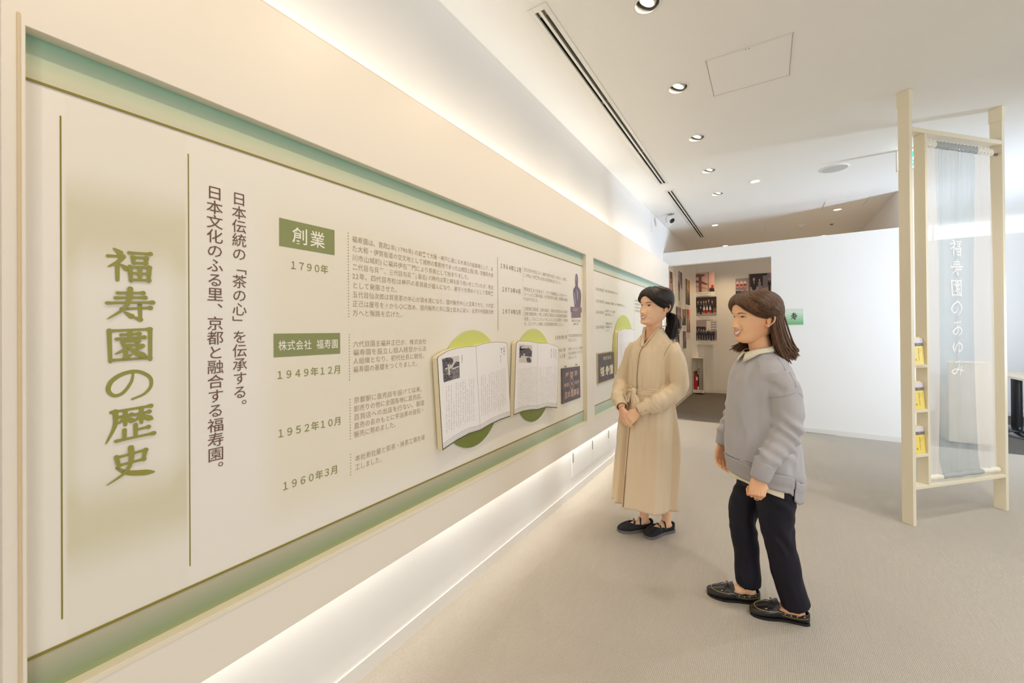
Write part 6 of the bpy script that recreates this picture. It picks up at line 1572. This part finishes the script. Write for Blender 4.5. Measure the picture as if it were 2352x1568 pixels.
for s, w_ in ((1, 0.6), (-1, 0.4)):
    for k in range(9):
        ph = s*(1.85+0.15*k); a = head_pt(ph, .125, .012, False); b_ = head_pt(ph, .075, .018, False); c_ = Vector((b_.x*1.04, b_.y*1.06+.003, .020)); d_ = Vector((b_.x*1.12, b_.y*1.16+.008, -.032)); e_ = Vector((b_.x*1.20+.005*s, b_.y*1.30+.016, -.076+.010*(k % 3)))
        Pl.append(([a, b_, c_, d_, e_], w_/9))
lk = xf(locks(Pl, 900, 0.0032, 0.0066, 21, 6, 0.7), HM2); o = from_vf('loose_locks', lk[0], lk[1], M_h2, hr2, smooth=True); o['kind'] = 'stuff'
Pl = [([(-0.066, 0.030, .07), (-0.068, 0.010, .02), (-0.066, -0.020, -.020), (-0.064, -0.060, -.036)], .6), ([(-0.068, 0.036, .07), (-0.070, 0.02, .01), (-0.072, 0.0, -.045), (-0.066, -.016, -.062)], .4)]
lk = xf(locks(Pl, 130, 0.0022, 0.0065, 25), HM2); o = from_vf('front_locks', lk[0], lk[1], M_h2, hr2, smooth=True); o['kind'] = 'stuff'
# moccasins with contrast stitching, eyelets and bows
M_moc = mat('black_leather', (0.014, 0.012, 0.012), 0.32, bump=(300, 0.1, 0.001)); M_vamp = mat('slate_leather', (0.035, 0.034, 0.042), 0.36); M_st = mat('yellow_stitching', (0.55, 0.42, 0.12), 0.7); M_sol2 = mat('black_sole', (0.01, 0.01, 0.01), 0.7)
for F_, sd in ((F2N, -1), (F2F, 1)):
    h, d, s, L = F_
    hts = lambda t: 0.058 - 0.014*math.sin(PI*min(1, t/0.55)) - 0.002*t if t < 0.58 else 0.052-0.028*((t-0.58)/0.42)**1.3
    opn = lambda t: 0.27 + 0.05*math.sin(PI*t/0.6) if t < 0.50 else max(0.0, 0.31*(1-(t-0.50)/0.10))
    v = shoe_shell(F_, hts, opn, sd, 0.006); so_ = from_vf('shoe', v[0], v[1], M_moc, per2, smooth=True); mm = so_.modifiers.new('t', 'SOLIDIFY'); mm.thickness = 0.003; mm.offset = 0
    P = sole(F_, sd, 0, 0.01, 0.001); bm = bmesh.new(); lo = [bm.verts.new((p.x, p.y, 0.0)) for p in P]; hi = [bm.verts.new((p.x, p.y, 0.010)) for p in P]
    bm.faces.new(lo[::-1]); bm.faces.new(hi)
    for i in range(len(P)): bm.faces.new([lo[i], lo[(i+1) % len(P)], hi[(i+1) % len(P)], hi[i]])
    bmesh.ops.remove_doubles(bm, verts=bm.verts, dist=0.0004); from_bm('sole', bm, M_sol2, so_)
    def on_shoe(t, a, o=0.0025):
        w = lerp_tab([(p, q) for p, q, _ in WP], t)[0]+o; H = hts(t)+o; sx = abs(math.sin(a))**0.7*(1 if math.sin(a) >= 0 else -1)*w
        return h+d*(t*L)+s*(sx+sd*0.010*math.sin(PI*t))+Vector((0, 0, 0.006+H*0.5*(1-math.cos(a))))
    # apron seam round the toe
    Q = [on_shoe(0.52+0.40*min(1, i/14), -(2.00+0.5*(i/14)**2)) for i in range(15)] + [on_shoe(0.925, -2.5+5.0*0) ] 
    Q = [on_shoe(0.50+0.42*math.sin(PI/2*i/12), -(1.95+(PI-1.95)*(1-math.cos(PI/2*i/12)))) for i in range(13)]
    Q2 = [on_shoe(0.50+0.42*math.sin(PI/2*i/12), (1.95+(PI-1.95)*(1-math.cos(PI/2*i/12)))) for i in range(12)][::-1]
    vf = tube_vf(Q+Q2, 0.0011, 6); from_vf('apron_stitching', vf[0], vf[1], M_st, so_, smooth=True)
    # collar lace running through eyelets
    for sg in (-1, 1):
        vf = tube_vf([on_shoe(t, sg*(PI*(1-opn(t))-0.28), 0.003) for t in [0.03+0.42*i/16 for i in range(17)]], 0.0016, 6); from_vf('collar_lace', vf[0], vf[1], M_black, so_, smooth=True)
        vf = tube_vf([on_shoe(t, sg*(PI*(1-opn(t))-0.62), 0.0025) for t in [0.03+0.44*i/16 for i in range(17)]], 0.0008, 5); from_vf('side_stitching', vf[0], vf[1], M_st, so_, smooth=True)
        for t in (0.10, 0.22, 0.32, 0.42):
            p = on_shoe(t, sg*(PI*(1-opn(t))-0.28), 0.0035); Mx = Matrix.Translation(p) @ (s*sg*sd/abs(sd) if False else s*sg).to_track_quat('Z', 'Y').to_matrix().to_4x4()
            vf = lathe_vf([(0.0015, 0.001), (0.0028, 0.0018), (0.0036, 0.0008), (0.0036, -0.001)], 12, M=Mx); from_vf('eyelet', vf[0], vf[1], M_steel, so_, smooth=True)
    c_ = on_shoe(0.60, PI, 0.006)
    for sg in (-1, 1):
        vf = tube_vf(catmull([c_, c_+s*sg*0.012+Vector((0, 0, .012)), c_+s*sg*0.024+d*0.004+Vector((0, 0, .004)), c_+s*sg*0.010+Vector((0, 0, -.001))], 6), 0.0017, 6); from_vf('bow_loop', vf[0], vf[1], M_moc, so_, smooth=True)
        e_ = on_shoe(0.72, sg*2.5, 0.004); vf = tube_vf(catmull([c_, c_.lerp(e_, .5)+Vector((0, 0, .006)), e_], 5), 0.0016, 6); bt_ = from_vf('bow_end', vf[0], vf[1], M_moc, so_, smooth=True)
        vf = tube_vf([e_, e_+d*0.010-Vector((0, 0, .003))], 0.0022, 8); from_vf('lace_tip', vf[0], vf[1], M_steel, so_, smooth=True)
    tg = [on_shoe(t, PI, 0.004) for t in (0.50, 0.54, 0.58, 0.62)]
    vv = []
    for i, p in enumerate(tg):
        for k in range(9): q = on_shoe((0.50, 0.54, 0.58, 0.62)[i], PI-1.05+2.1*k/8, 0.0035+0.001*(3-i)); vv.append(q+(Vector((0, 0, .012)) if i == 0 else Vector((0, 0, .005 if i == 1 else 0))))
    from_vf('tongue', vv, [[i*9+k, i*9+k+1, (i+1)*9+k+1, (i+1)*9+k] for i in range(3) for k in range(8)], M_vamp, so_, smooth=True)
